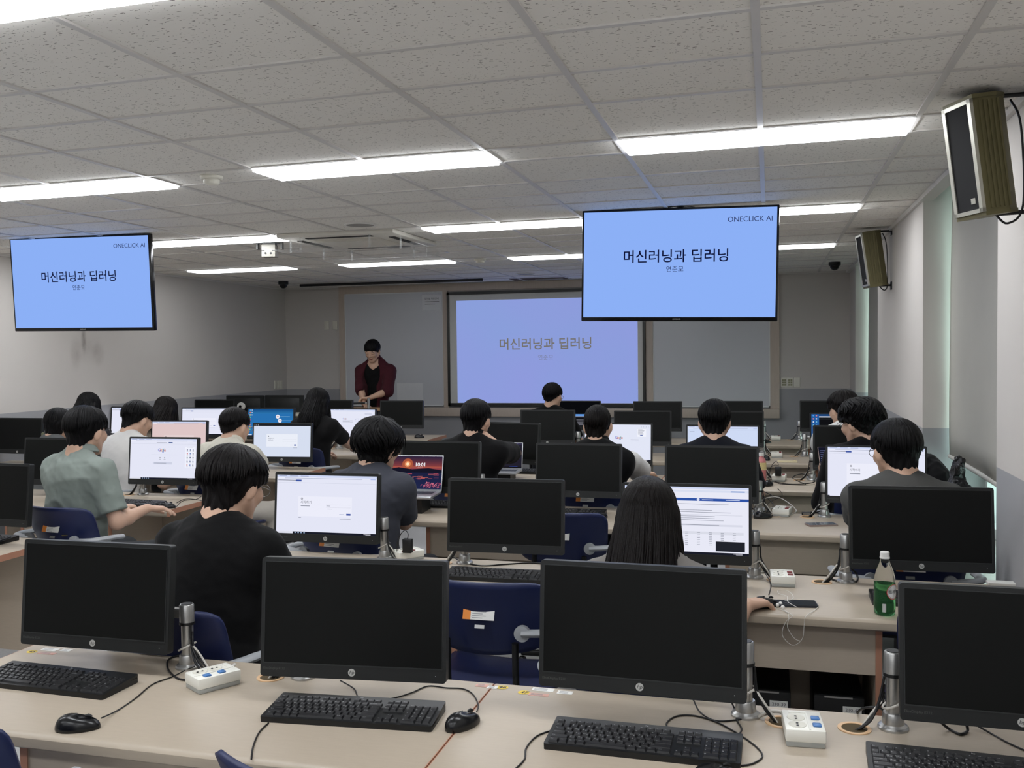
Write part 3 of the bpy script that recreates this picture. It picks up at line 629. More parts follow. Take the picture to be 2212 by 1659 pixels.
def make_monitor(lab, fn=None):
    t = thing('computer_monitor', lab, 'computer monitor', (0,0,0), 0, 'desk monitors')
    m = MB(); m.rbox(-.25,.25,-.016,.012,-.1545,.1545,.008,0,None,3,1)
    vs = [(-.20,.012,-.12),(.20,.012,-.12),(.20,.012,.12),(-.20,.012,.12),(-.13,.040,-.075),(.13,.040,-.075),(.13,.040,.075),(-.13,.040,.075)]
    m.add(vs, [(4,7,6,5),(0,4,5,1),(1,5,6,2),(2,6,7,3),(3,7,4,0)]); m.build('housing', bez, t, 40)
    m = MB(); e = .0165
    for q in ((-SW-.002,SW+.002,SZ0-.003,SZ0,),(-SW-.002,-SW,SZ0,SZ1),(SW,SW+.002,SZ0,SZ1),(-SW-.002,SW+.002,SZ1,SZ1+.002)): m.box(q[0],q[1],-.0178,-.0158,q[2],q[3])
    m.text('EliteDisplay E222',.0085,-.212,-.1335,-.0163,1); m.build('bezel_trim', [mat('bezel_chamfer', (40,42,42), .35, noise=.03), dimtxt], t)
    m = MB(); m.lathe([(0,0),(.0095,0),(.0095,.0012),(0,.0012)], 28, (0,0,0), 0, Matrix.Translation((0,-.0158,-.1365)) @ Matrix.Rotation(PI/2,4,'X')); m.text('hp',.0135,0,-.1360,-.0173,1,None,'CENTER',.25); m.build('hp_emblem', [silver, bez], t)
    m = MB(); m.box(.222,.2235,-.0168,-.016,-.1375,-.136); m.build('power_light', label, t)
    put_screen(t, fn); return t
def put_screen(t, fn):
    if fn is None: m = MB(); m.box(-SW,SW,-.0171,-.016,SZ0,SZ1); return m.build('screen', offm, t)
    S = Screen(); fn(S); return S.build(t)
MON = {}
mon0 = None
def monitor(k, c, fn=None, dx=0, yaw=0, dy=0, dz=0, what=None):
    global mon0
    lab = (what+', ' if what else 'switched-off black monitor, ')+seat(k,c)
    loc = (COL[c]+dx, FY[k]+.40+dy, CZ-.687+dz)
    if mon0 is None: t = mon0 = make_monitor(lab); t.location = loc; t.rotation_euler = (TILT,0,math.radians(yaw))
    else:
        t = mon0.copy(); C.objects.link(t); t.location = loc; t.rotation_euler = (TILT,0,math.radians(yaw)); t['label'] = lab
        for ch in mon0.children:
            if ch.name.startswith('screen') and fn: continue
            d = ch.copy(); C.objects.link(d); d.parent = t
        if fn: put_screen(t, fn)
    MON[k,c] = t; return t
monitor(0,'a',None,-.005,.5,.056,-.015); monitor(0,'b',None,.012,6,-.03,-.006); monitor(0,'c',None,.007,-1.2,-.006,.009); monitor(0,'d',None,0,-1,.02,-.01)
monitor(1,'a',sc_login,-.006,1.6,.08,-.003,'monitor showing a sign-in page'); monitor(1,'b',None,-.01,2,.045,-.005); monitor(1,'c',sc_table,-.008,.5,-.015,.002,'monitor showing tables under a blue banner')
monitor(1,'d',None,0,3,-.01,.012); monitor(1,'e',None,.018,-3,.09,.005)
monitor(2,'a',None,.01,-1,.07); monitor(2,'b',None,0,0,.09,-.004); monitor(2,'c',None,.003,-1.4,-.01,.004); monitor(2,'d',sc_login_big,.003,-3.6,.07,.009,'monitor showing a large sign-in page')
monitor(2,'e',sc_google_apps,-.03,2.5,.08,0,'monitor showing a search page with an app grid'); monitor(2,'f',None,.17,1.6,-.05,-.002)
monitor(3,'a',None,.017,-14,.14,-.007); monitor(3,'b',sc_google_popup,0,0,.076,0,'monitor showing a search page with pop-up'); monitor(3,'c',sc_plain,-.01,0,.05,-.005,'monitor showing a pale blue page')
monitor(3,'d',None,0,-1,.066,-.002); monitor(3,'e',sc_login_pale,.023,5,.057,-.02,'monitor showing a small sign-in card'); monitor(3,'f',sc_pink,-.01,4.7,.064,-.007,'monitor with a pinkish display'); monitor(3,'h',None,-.0,0,.06,.002)
monitor(4,'a',None,-.024,2.7,.083,-.002); monitor(4,'b',None,-.016,4,.106,-.007); monitor(4,'c',None,.012,0,.11,-.007); monitor(4,'d',sc_term,.038,3.6,.10,-.017,'monitor showing a blue desktop with a black window')
monitor(4,'e',sc_google_doodle,-.083,-1.9,.117,0,'monitor showing a search page with a sketch'); monitor(4,'f',sc_blue,-.025,2,.097,.004,'monitor with a blue desktop and two discs'); monitor(4,'g',sc_login,-.004,4.7,.089,.004,'monitor showing a white sign-in page'); monitor(4,'h',sc_login,.0,0,.10,.008,'monitor showing a white page')
monitor(5,'a',sc_dark,-.055,0,.12,-.003,'monitor showing a dark page with a blue stripe'); monitor(5,'b',None,-.05,1.2,.09,-.005); monitor(5,'c',None,-.003,0,.12,-.002); monitor(5,'d',None,.002,0,.12,.004)
monitor(5,'e',None,-.163,3.9,.1,-.004); monitor(5,'f',None,-.10,0,.12,0); monitor(5,'h',None,.0,4.9,.112,.002)
# ---- clamp-on monitor arms
cable = mat('black_cable', (20,20,22), .45, noise=.05); cable_w = mat('grey_cable', (196,192,184), .5, noise=.04)
arm_protos = {}
def monitor_arm(k, c):
    mt = MON[k,c]; px = POLE[c]; py = FY[k]+.525; lab = 'silver monitor arm post, '+seat(k,c)
    dx, dy, dz = mt.location.x-px, mt.location.y-py, mt.location.z
    t = thing('monitor_arm', lab, 'monitor arm', (px,py,DZ), 0, 'clamp-on monitor arms')
    m = MB(); m.lathe([(0,.0),(.036,.0),(.036,.005),(.033,.009),(.0255,.013),(.0245,.036),(.0225,.040),(0,.040)], 28); m.build('base', steel, t, 25)
    m = MB(); m.lathe([(0,.04),(.0175,.04),(.0175,.13),(0,.13)], 24); m.build('post', steel, t, 40)
    m = MB(); m.lathe([(0,.128),(.023,.128),(.023,.136),(0,.136)], 24); m.build('ring', blk, t, 40)
    m = MB(); m.lathe([(0,.136),(.0215,.136),(.0215,.184),(.019,.188),(0,.188)], 24); co = m.build('collar', steel, t, 40)
    m = MB(); m.lathe([(0,.187),(.016,.187),(.016,.1895),(0,.1895)], 20); m.build('cap', blk, co, 40)
    s = 1 if dx > 0 else -1; zz = .160
    m = MB(); m.rbox(min(s*.018,dx*.55),max(s*.018,dx*.55),-.012,.012,zz-.015,zz+.015,.005); m.build('lower_arm', steel, t, 40)
    m = MB(); m.tube([(dx*.55,.0,zz-.02),(dx*.55,.0,dz-DZ-.01)], .013, 12); m.tube([(dx*.55,0,dz-DZ-.01),(dx*.9,dy*.55+.02,dz-DZ),(dx,dy+.045,dz-DZ)], .012, 10); m.build('upper_arm', steel, t, 50)
    gx = -.085 if c in 'bdeg' else .085
    q = random.Random(k*10+ord(c)); m = MB()
    for i in range(4):
        a = q.uniform(-.006,.006)
        m.tube(smooth_path([(.022*(1 if gx>0 else -1),-.012+a,.13-.02*i),(.03*(1 if gx>0 else -1)+a,-.02,.07),(gx*.6+a,-.025+a*2,.025+.006*i),(gx+a*2,-.027+a,-.005)],5), .0032, 6, 1 if i == 3 else 0)
    m.tube([( .024*math.cos(a_),.024*math.sin(a_)-.002,.062+.012*math.cos(a_)) for a_ in [i*.45 for i in range(15)]], .003, 6, 1)
    m.build('cable_bundle', [cable, cable_w], t, 60); return t
for (k, c) in list(MON): monitor_arm(k, c)
# ---- keyboards
keym = mat('key_plastic', (24,24,26), .45, noise=.05, nscale=200)
legend = mat('key_legend', (170,172,172), .5, noise=.02)
def make_keyboard(lab):
    t = thing('keyboard', lab, 'keyboard', (0,0,0), 0, 'black keyboards')
    m = MB(); bm = MB()
    bm.rbox(-.2215,.2215,-.0725,.0725,0,.014,.006,0,None,2,2); bm.build('base', blk, t, 40)
    sl = .07; T = Matrix.Translation((0,0,.0155)) @ Matrix.Rotation(sl,4,'X')
    bx = MB(); bx.rbox(-.2215,.2215,-.0725,.0725,-.004,.003,.005,0,T,2,2); bx.build('top_plate', blk, t, 40)
    U = .0188; x0 = -.2135
    def key(x, y, w, h=1, lg=None):
        a, b, c, d = x+.0009, x+w*U-.0009, y-.0085*1.0, y+h*U-.0085-.0018
        g = .0022; vs = [(a,c,.003),(b,c,.003),(b,d,.003),(a,d,.003),(a+g,c+g,.0075),(b-g,c+g,.0075),(b-g,d-g*.6,.0075),(a+g,d-g*.6,.0075)]
        m.add(vs, [(4,5,6,7),(0,1,5,4),(1,2,6,5),(2,3,7,6),(3,0,4,7)], 0, T)
        if lg:
            TT = T @ Matrix.Rotation(-PI/2,4,'X')
            parts = lg.split('|')
            lt.text(parts[0], .0072 if len(parts[0]) == 1 else .0042, a+.0050 if len(parts[0]) == 1 else a+.0035, (d-.0065), -.0078, 0, TT, 'CENTER' if len(parts[0]) == 1 else 'LEFT')
            if len(parts) > 1: lt.text(parts[1], .0058, b-.0055, c+.0062, -.0078, 0, TT)
    lt = MB()
    R = [(.0495,[('Esc',1),(None,.6),('f1',1),('f2',1),('f3',1),('f4',1),(None,.45),('f5',1),('f6',1),('f7',1),('f8',1),(None,.45),('f9',1),('f10',1),('f11',1),('f12',1)]),
         (.0255,[('~',1)]+[(x,1) for x in '1234567890-=']+[('Backspace',2)]),
         (.0067,[('Tab',1.5)]+[(x,1) for x in ('Q|ㅂ','W|ㅈ','E|ㄷ','R|ㄱ','T|ㅅ','Y|ㅛ','U|ㅕ','I|ㅑ','O|ㅐ','P|ㅔ','[',']')]+[('\\',1.5)]),
         (-.0121,[('Caps Lock',1.8)]+[(x,1) for x in ('A|ㅁ','S|ㄴ','D|ㅇ','F|ㄹ','G|ㅎ','H|ㅗ','J|ㅓ','K|ㅏ','L|ㅣ',';','"')]+[('Enter',2.2)]),
         (-.0309,[('Shift',2.3)]+[(x,1) for x in ('Z|ㅋ','X|ㅌ','C|ㅊ','V|ㅍ','B|ㅠ','N|ㅜ','M|ㅡ',',','.','/')]+[('Shift',2.7)]),
         (-.0497,[('Ctrl',1.3),('win',1.1),('Alt',1.1),('한자',1.1),(None,.0),(' ',5.1),('한/영',1.2),('Alt',1.2),('win',1.2),('Ctrl',1.7)])]
    for y, ks in R:
        x = x0
        for lg, w_ in ks:
            if lg is not None: key(x, y-.0035, w_, .8 if y > .04 else 1, lg if lg != ' ' else None)
            x += w_*U
    x1 = x0+15.35*U
    for r, y in enumerate((.0495,.0255,.0067)):
        for j in range(3): key(x1+j*U, y-.0035, 1, .8 if r == 0 else 1, (('PrtSc','ScrLk','Pause'),('Insert','Home','PgUp'),('Delete','End','PgDn'))[r][j])
    key(x1+U,-.0309-.0035,1,1,'^')
    for j in range(3): key(x1+j*U,-.0497-.0035,1,1,'<v>'[j])
    x2 = x0+18.7*U
    for r, row in enumerate((('Num','/','*','-'),('7','8','9',None),('4','5','6',None),('1','2','3',None))):
        for j in range(4):
            if row[j]: key(x2+j*U, (.0255,.0067,-.0121,-.0309)[r]-.0035, 1, 1, row[j])
    key(x2+3*U,-.0121-.0035,1,2,'+'); key(x2+3*U,-.0497-.0035,1,2,'Enter'); key(x2,-.0497-.0035,2,1,'0'); key(x2+2*U,-.0497-.0035,1,1,'.')
    m.build('keys', keym, t); lt.text('hp',.008,.0,.063,-.0036,0,T @ Matrix.Rotation(-PI/2,4,'X')); lt.build('key_legends', legend, t); return t
kb0 = None
def keyboard(x, y, rz, lab):
    global kb0
    if kb0 is None: kb0 = make_keyboard(lab); kb0.location = (x,y,DZ); kb0.rotation_euler = (0,0,rz); return kb0
    return dup(kb0, (x,y,DZ), rz, lab)
P_ = lambda px, py, h=.01: atz(px, py, DZ+h)
p = P_(765,1538); keyboard(p.x,p.y,math.radians(5),'black keyboard under the nearest-row monitor second from the left')
p = P_(1390,1603); keyboard(p.x,p.y,math.radians(-.6),'black keyboard in front of the third monitor of the nearest row')
p = P_(262,1484); keyboard(p.x-.22,p.y+.005,math.radians(-2),'black keyboard cut off by the left edge, nearest row')
p = P_(1870,1640); keyboard(p.x+.225,p.y-.01,math.radians(-2),'black keyboard at the lower right corner, nearest row')
p = P_(1078,1243); keyboard(p.x,p.y,math.radians(1),'black keyboard between two monitors in the second row, above the empty chair')
p = P_(1878,1290); keyboard(p.x+.225,p.y,0,'black keyboard behind the green bottle, second row')
p = P_(1245,1108); keyboard(p.x-.06,p.y,math.radians(1),'black keyboard in the third row behind a mouse')
p = P_(310,1088); keyboard(p.x-.10,p.y,math.radians(-4),'black keyboard under the hand in the sage green sleeve')
p = P_(555,1014); keyboard(p.x-.18,p.y+.01,math.radians(-3),'black keyboard under the cream knit sleeve')
p = P_(968,1092); keyboard(p.x+.05,p.y+.03,0,'black keyboard right of the sunset laptop')
p = P_(1143,1019); keyboard(p.x-.02,p.y+.01,math.radians(2),'black keyboard right of the dark laptop')
p = P_(18,1168); keyboard(p.x-.22,p.y,0,'black keyboard at the left edge, second row')
# ---- mice
mousem = mat('mouse_black', (22,22,24), .25, noise=.06); mousetop = mat('mouse_gloss', (16,17,19), .26, noise=.04)
def make_mouse(lab):
    t = thing('computer_mouse', lab, 'mouse', (0,0,0), 0, 'black mice'); m = MB(); vs = []; fs = []; nu, nv = 20, 10
    for j in range(nv+1):
        v = j/nv
        for i in range(nu):
            a = 2*PI*i/nu; ca, sa = math.cos(a), math.sin(a)
            x = .030*ca*(1-.10*sa); y = .055*sa; r = math.cos(v*PI/2)**.55
            z = .034*math.sin(v*PI/2)*(1-.18*(y/.055)); vs.append((x*r if v > .15 else x*(.93+.07*v/.15), y*r if v > .15 else y*(.96+.04*v/.15), z))
    for j in range(nv):
        for i in range(nu): fs.append((j*nu+i, j*nu+(i+1)%nu, (j+1)*nu+(i+1)%nu, (j+1)*nu+i))
    fs.append(tuple(range(nu))[::-1]); m.add(vs, fs); m.build('shell', mousetop, t, 180)
    m = MB(); m.tube([(0,.018,.0325),(0,.026,.0335),(0,.034,.0295)], [.003,.0045,.003], 8); m.build('scroll_wheel', blk, t, 60); return t
ms0 = None
def mouse(px, py, rz, lab, hh=.015):
    global ms0
    p = P_(px,py,hh)
    if ms0 is None: ms0 = make_mouse(lab); ms0.location = (p.x,p.y,DZ); ms0.rotation_euler = (0,0,rz); return ms0
    return dup(ms0, (p.x,p.y,DZ), rz, lab)
mouse(168,1562,math.radians(-68),'black mouse near the left corner of the nearest desk'); mouse(1000,1556,math.radians(-28),'shiny black mouse beside the desk seam, nearest row')
mouse(1545,1672,math.radians(-60),'black mouse peeking over the bottom edge of the picture'); mouse(1297,1114,math.radians(-30),'black mouse on the third-row desk right of a keyboard')
mouse(1648,1113,math.radians(-60),'black mouse beside tangled cables on the third-row desk'); mouse(1660,1044,math.radians(-20),'black mouse on the fourth-row desk below a black charger')
mouse(1655,954,math.radians(-60),'tiny black mouse on the farthest visible desk by the wall'); mouse(532,1017,math.radians(-80),'black mouse on the fourth-row left desk end'); mouse(1655,990,.3,'black mouse behind the pink patterned bottle'); mouse(906,943,-1.2,'black mouse on the farthest left desk end')
mouse(360,1092,math.radians(-70),'black mouse under the hand of the person in sage green'); mouse(1652,1302,math.radians(-55),'black mouse under the hand beside the white earphones')
# ---- power strips
stripw = mat('strip_white', (228,227,218), .35, noise=.015); sock = mat('socket_recess', (212,210,198), .5, noise=.03); base_g = mat('strip_base', (160,162,158), .4, noise=.03)
blue_sw = mat('switch_blue', (70,120,180), .35, noise=.05); red_sw = mat('switch_dark_red', (120,40,40), .4, noise=.05)
def power_strip(px, py, rz, lab, swm):
    p = P_(px,py,.03); t = thing('power_strip', lab, 'power strip', (p.x,p.y,DZ), rz, 'white two-socket power strips')
    m = MB(); m.rbox(-.045,.045,-.062,.062,.012,.042,.004,0); b = m.build('body', stripw, t, 40)
    m = MB(); m.rbox(-.043,.043,-.060,.060,0,.013,.003); m.build('foot', base_g, t, 40)
    m = MB(); m.box(-.030,.010,.042,.055,.042,.0432); m.box(.008,.012,-.058,.04,.042,.0432); m.build('raised_panel', stripw, b)
    for y in (-.030,.012):
        m = MB(); m.lathe([(.0,.0422),(.014,.0422),(.0195,.0432),(.0205,.0425),(.0205,.0415),(0,.0415)], 24, (-.016,y,0)); m.lathe([(0,.043),(.003,.043),(.003,.0438),(0,.0438)],8,(-.016,y-.007,0),1); m.lathe([(0,.043),(.003,.043),(.003,.0438),(0,.0438)],8,(-.016,y+.007,0),1); m.build('socket', [sock, blk], t, 40)
        m = MB(); m.rbox(.018,.038,y-.010,y+.010,.041,.0465,.003); m.build('switch', swm, t, 40)
    m = MB(); m.tube(smooth_path([(-.03,.060,.022),(-.045,.085,.026),(-.075,.10,.018),(-.10,.10,.002)],5), .0045, 8); m.build('cord', cable_w, t, 60); return t
power_strip(460,1458,math.radians(-32),'white power strip with blue switches at the left, nearest desk',blue_sw); power_strip(1735,1566,math.radians(4),'white power strip with blue switches at the right, nearest desk',blue_sw)
power_strip(1690,1244,math.radians(3),'white power strip on the second-row window desk',red_sw); power_strip(880,1193,math.radians(-40),'white power strip with a black charger beside the second-row sign-in monitor',red_sw)
power_strip(1690,1101,math.radians(-10),'white power strip among cables on the third-row window desk',red_sw); power_strip(1683,1029,math.radians(-6),'white power strip with a black charger on the fourth-row window desk',red_sw)
power_strip(1678,980,0,'white power strip on the fifth-row window desk',red_sw); power_strip(1676,944,0,'white power strip on the farthest window desk',red_sw)
# ================================================================ people: each body grown as one continuous implicit surface
def nets(Fd, org, h):
    """naive surface nets: field -> smooth quad mesh"""
    ins = Fd < 0
    cnt = np.zeros(tuple(n-1 for n in Fd.shape), np.int8)
    co = [(a,b,c) for a in (0,1) for b in (0,1) for c in (0,1)]
    sl = lambda o: tuple(slice(o[i], Fd.shape[i]-1+o[i]) for i in range(3))
    for o in co: cnt += ins[sl(o)]
    act = (cnt > 0) & (cnt < 8); I = np.argwhere(act); idx = np.full(cnt.shape, -1, np.int32); idx[act] = np.arange(len(I))
    val = {o: Fd[I[:,0]+o[0], I[:,1]+o[1], I[:,2]+o[2]] for o in co}
    pos = np.zeros((len(I),3)); n = np.zeros(len(I))
    for a in co:
        for ax in range(3):
            if a[ax]: continue
            b = list(a); b[ax] = 1; b = tuple(b); va, vb = val[a], val[b]; mk = (va < 0) != (vb < 0)
            t = np.where(mk, va/np.where(mk, va-vb, 1), 0); p = np.array(a, float)[None].repeat(len(I),0); p[:,ax] += t
            pos[mk] += p[mk]; n[mk] += 1
    V = (I+pos/n[:,None])*h+org; Q = []
    for ax in range(3):
        u, v = (ax+1)%3, (ax+2)%3; s0 = [slice(None)]*3; s1 = [slice(None)]*3; s0[ax] = slice(0,-1); s1[ax] = slice(1,None)
        A, B = ins[tuple(s0)], ins[tuple(s1)]; E = np.argwhere(A != B); E = E[(E[:,u] > 0) & (E[:,v] > 0) & (E[:,u] < Fd.shape[u]-1) & (E[:,v] < Fd.shape[v]-1)]
        if not len(E): continue
        flip = A[E[:,0],E[:,1],E[:,2]]; du = np.eye(3,dtype=int)[u]; dv = np.eye(3,dtype=int)[v]
        g = lambda e: idx[e[:,0],e[:,1],e[:,2]]
        q = np.stack([g(E-du-dv), g(E-dv), g(E), g(E-du)], 1); q[~flip] = q[~flip][:,::-1]; Q.append(q)
    return V, np.concatenate(Q)
class SDF:
    def __init__(s, h): s.h = h; s.p = []
    def cone(s, a, b, ra, rb, k=.02, sub=False): s.p.append(('c', np.array(a,float), np.array(b,float), ra, rb, k, sub)); return s
    def ell(s, c, r, k=.02, R=None, sub=False): s.p.append(('e', np.array(c,float), np.array(r,float), R, None, k, sub)); return s
    def run(s, post=None, pad=.03):
        h = s.h; lo = np.full(3, 1e9); hi = -lo
        for q in s.p:
            if q[6]: continue
            if q[0] == 'c': pts = [(q[1], q[3]), (q[2], q[4])]
            else: pts = [(q[1], q[2].max())]
            for c, r in pts: lo = np.minimum(lo, c-r); hi = np.maximum(hi, c+r)
        lo -= pad; hi += pad; N = np.ceil((hi-lo)/h).astype(int)+1; ax = [lo[i]+h*np.arange(N[i]) for i in range(3)]
        Fd = np.full(N, .06, np.float32)
        for t, a, b, ra, rb, k, sub in s.p:
            m = k+.06
            if t == 'c': l = np.minimum(a-ra, b-rb)-m; u = np.maximum(a+ra, b+rb)+m
            else: l = a-b.max()-m; u = a+b.max()+m
            i0 = np.clip(((l-lo)/h).astype(int), 0, N); i1 = np.clip(((u-lo)/h).astype(int)+2, 0, N)
            if (i1 <= i0).any(): continue
            sl = tuple(slice(i0[i], i1[i]) for i in range(3)); X, Y, Z_ = np.meshgrid(*[ax[i][sl[i]].astype(np.float32) for i in range(3)], indexing='ij')
            if t == 'c':
                d = b-a; L2 = float(d@d)+1e-9; tt = np.clip(((X-a[0])*d[0]+(Y-a[1])*d[1]+(Z_-a[2])*d[2])/L2, 0, 1)
                D = np.sqrt((X-a[0]-tt*d[0])**2+(Y-a[1]-tt*d[1])**2+(Z_-a[2]-tt*d[2])**2)-(ra+(rb-ra)*tt)
            else:
                P = [X-a[0], Y-a[1], Z_-a[2]]
                if ra is not None: P = [ra[0][i]*P[0]+ra[1][i]*P[1]+ra[2][i]*P[2] for i in range(3)]
                k0 = np.sqrt(sum((P[i]/b[i])**2 for i in range(3)))+1e-6; k1 = np.sqrt(sum((P[i]/b[i]**2)**2 for i in range(3)))+1e-6; D = k0*(k0-1)/k1
            f = Fd[sl]
            if sub: Fd[sl] = np.maximum(f, -D)
            else: hh = np.clip(.5+.5*(f-D)/k, 0, 1); Fd[sl] = f*(1-hh)+D*hh-k*hh*(1-hh)
        if post is not None:
            X, Y, Z_ = np.meshgrid(*[a.astype(np.float32) for a in ax], indexing='ij'); Fd = post(Fd, X, Y, Z_)
        Fd[[0,-1],:,:] = .05; Fd[:,[0,-1],:] = .05; Fd[:,:,[0,-1]] = .05
        return nets(Fd, lo, h)
def sdf_obj(name, VQ, mats, parent, relax=1, mi=None):
    V, Q = VQ
    for _ in range(relax):                                        # light smoothing over quad edges
        acc = np.zeros_like(V); n = np.zeros(len(V))
        for i in range(4): a, b = Q[:,i], Q[:,(i+1)%4]; np.add.at(acc, a, V[b]); np.add.at(n, a, 1)
        V = .5*V+.5*acc/np.maximum(n,1)[:,None]
    me = bpy.data.meshes.new(name); me.from_pydata(V.tolist(), [], Q.tolist())
    for m in (mats if isinstance(mats, list) else [mats]): me.materials.append(m)
    if mi is not None: me.polygons.foreach_set('material_index', mi(V[Q].mean(1)).astype(np.int32))
    me.polygons.foreach_set('use_smooth', [True]*len(Q)); me.update()
    o = bpy.data.objects.new(name, me); C.objects.link(o); o.parent = parent; return o
def wrinkle(seed, amp, lo=.05, hi=.13, aniso=(1,1,1)):
    q = np.random.RandomState(seed); K = []
    for i in range(7):
        d = q.normal(size=3)*np.array(aniso); d /= np.linalg.norm(d); K.append((d*2*math.pi/q.uniform(lo,hi), q.uniform(0,6), q.normal(size=3)*14, q.uniform(0,6)))
    def f(X,Y,Z_):
        w = 0
        for k, ph, m, p2 in K: w = w+(1-np.abs(np.sin(.5*(k[0]*X+k[1]*Y+k[2]*Z_+ph+1.7*np.sin(m[0]*X+m[1]*Y+m[2]*Z_+p2)))))**2
        return amp*(w/7-.35)*2
    return f
v3 = lambda *a: np.array(a, float)
def unit(a): return a/(np.linalg.norm(a)+1e-9)
def rotm(yaw, nod, roll=0): return np.array(Matrix.Rotation(yaw,3,'Z') @ Matrix.Rotation(-nod,3,'X') @ Matrix.Rotation(roll,3,'Y'))
def ik(S, T, pole, l1=.285, l2=.245):
    d = T-S; L = np.linalg.norm(d); Lc = min(L, (l1+l2)*.995); u = unit(d); T2 = S+u*Lc
    a = (l1*l1-l2*l2+Lc*Lc)/(2*Lc); hgt = math.sqrt(max(0,l1*l1-a*a)); p = pole-u*(pole@u); return S+u*a+unit(p)*hgt, T2
def hand(s, W_, d, n, side, curl=.35, sc_=1.0, spread=1.0):
    d = unit(d); n = unit(n-d*(n@d)); td = np.cross(d,n)*side; c = sc_
    off = [.027,.009,-.009,-.026]; ln = [.070,.078,.073,.058]; kb = [.086,.090,.086,.078]
    s.ell(W_+d*.045*c, (.040*c,.040*c,.040*c), .01, [list(td),list(d),list(n)]) if False else None
    for i in range(4):
        K = W_+d*kb[i]*c+td*off[i]*c; s.cone(W_+td*off[i]*.6*c, K, .0155*c, .0115*c, .012)
        p = K; a = .15+curl*.3; fd = unit(d+td*off[i]*3*spread)
        for j, fr in enumerate((.45,.30,.25)):
            a += curl*(1.0,1.1,.8)[j]*(.85+.1*i); dd = fd*math.cos(a)+n*math.sin(a); e = p+dd*ln[i]*fr*c; r = (.0095,.0088,.0080)[j]*c; s.cone(p, e, r, r*.92, .004); p = e
    b = W_+d*.022*c+td*.022*c+n*.004; p1 = b+unit(td*.75+d*.65+n*.25)*.042*c; p2 = p1+unit(td*.30+d*.9+n*.25)*.032*c; p3 = p2+unit(td*.02+d*.95+n*.3)*.026*c
    s.cone(b,p1,.016*c,.0125*c,.012); s.cone(p1,p2,.0118*c,.0105*c,.005); s.cone(p2,p3,.0105*c,.0085*c,.004)
skin = mat('skin', (200,163,140), .5, noise=.05, nscale=30, bump=.04, bscale=120); lip = mat('lips', (168,104,94), .45, noise=.05); brow = mat('eyebrow', (38,30,28), .7, noise=.1)
def hair_mat(name, rgb): return mat(name, rgb, .44, spec=.17, noise=.35, nscale=60, stretch=(3,3,.4), bump=.35, bscale=140)
HB = hair_mat('hair_black', (11,10,11)); HBR = hair_mat('hair_dark_brown', (15,11,10)); HSB = hair_mat('hair_soft_black', (17,14,14))
def cloth(name, rgb, bump=.12, bscale=500, rough=.85, sheen=.04, noise=.06): return mat(name, rgb, rough, spec=.2, noise=noise, nscale=12, bump=bump, bscale=bscale, sheen=sheen)
trs = cloth('dark_trousers', (28,29,34)); shoe = mat('shoe_dark', (30,30,32), .5, noise=.1)
CR = v3(0,-.012,.02)                                              # centre of the skull in the head frame
def head_prims(s, H, R, sc_=1.0, face=True):
    T = lambda *p: H+R@(v3(*p)*sc_); Rl = R.T.tolist(); Rl = [list(R[:,0]),list(R[:,1]),list(R[:,2])]
    E = lambda c, r, k=.02, sub=False, Q=None: s.ell(T(*c), v3(*r)*sc_, k, [list(x) for x in (R if Q is None else R@Q).tolist()] , sub)
    E(CR, (.077,.096,.088)); E((0,.028,-.040), (.060,.062,.078), .03); s.cone(T(0,.052,-.100), T(0,.060,-.104), .026*sc_, .022*sc_, .025)
    for q in (-1,1):
        s.cone(T(q*.056,.0,-.050), T(q*.018,.056,-.100), .024*sc_, .018*sc_, .025); E((q*.036,.062,-.028), (.028,.026,.026), .02)
        Q = np.array(Matrix.Rotation(q*-.45,3,'Z') @ Matrix.Rotation(-.15,3,'X')); E((q*.083,-.008,-.018), (.009,.020,.033), .006, False, Q); E((q*.080,.002,-.020), (.010,.010,.018), .006, False, Q)
    if face:
        s.cone(T(-.045,.074,.012), T(.045,.074,.012), .016*sc_, .016*sc_, .02); s.cone(T(0,.086,.004), T(0,.104,-.034), .009*sc_, .0115*sc_, .012)
        for q in (-1,1): E((q*.011,.096,-.038), (.0085,.010,.007), .006); E((q*.031,.094,-.004), (.014,.012,.008), .006, True); E((q*.031,.080,-.005), (.014,.012,.012), .003)
        E((0,.086,-.066), (.022,.010,.0055), .006); E((0,.085,-.075), (.019,.010,.0065), .006)
    else: s.cone(T(0,.086,.004), T(0,.102,-.036), .010*sc_, .0125*sc_, .012)
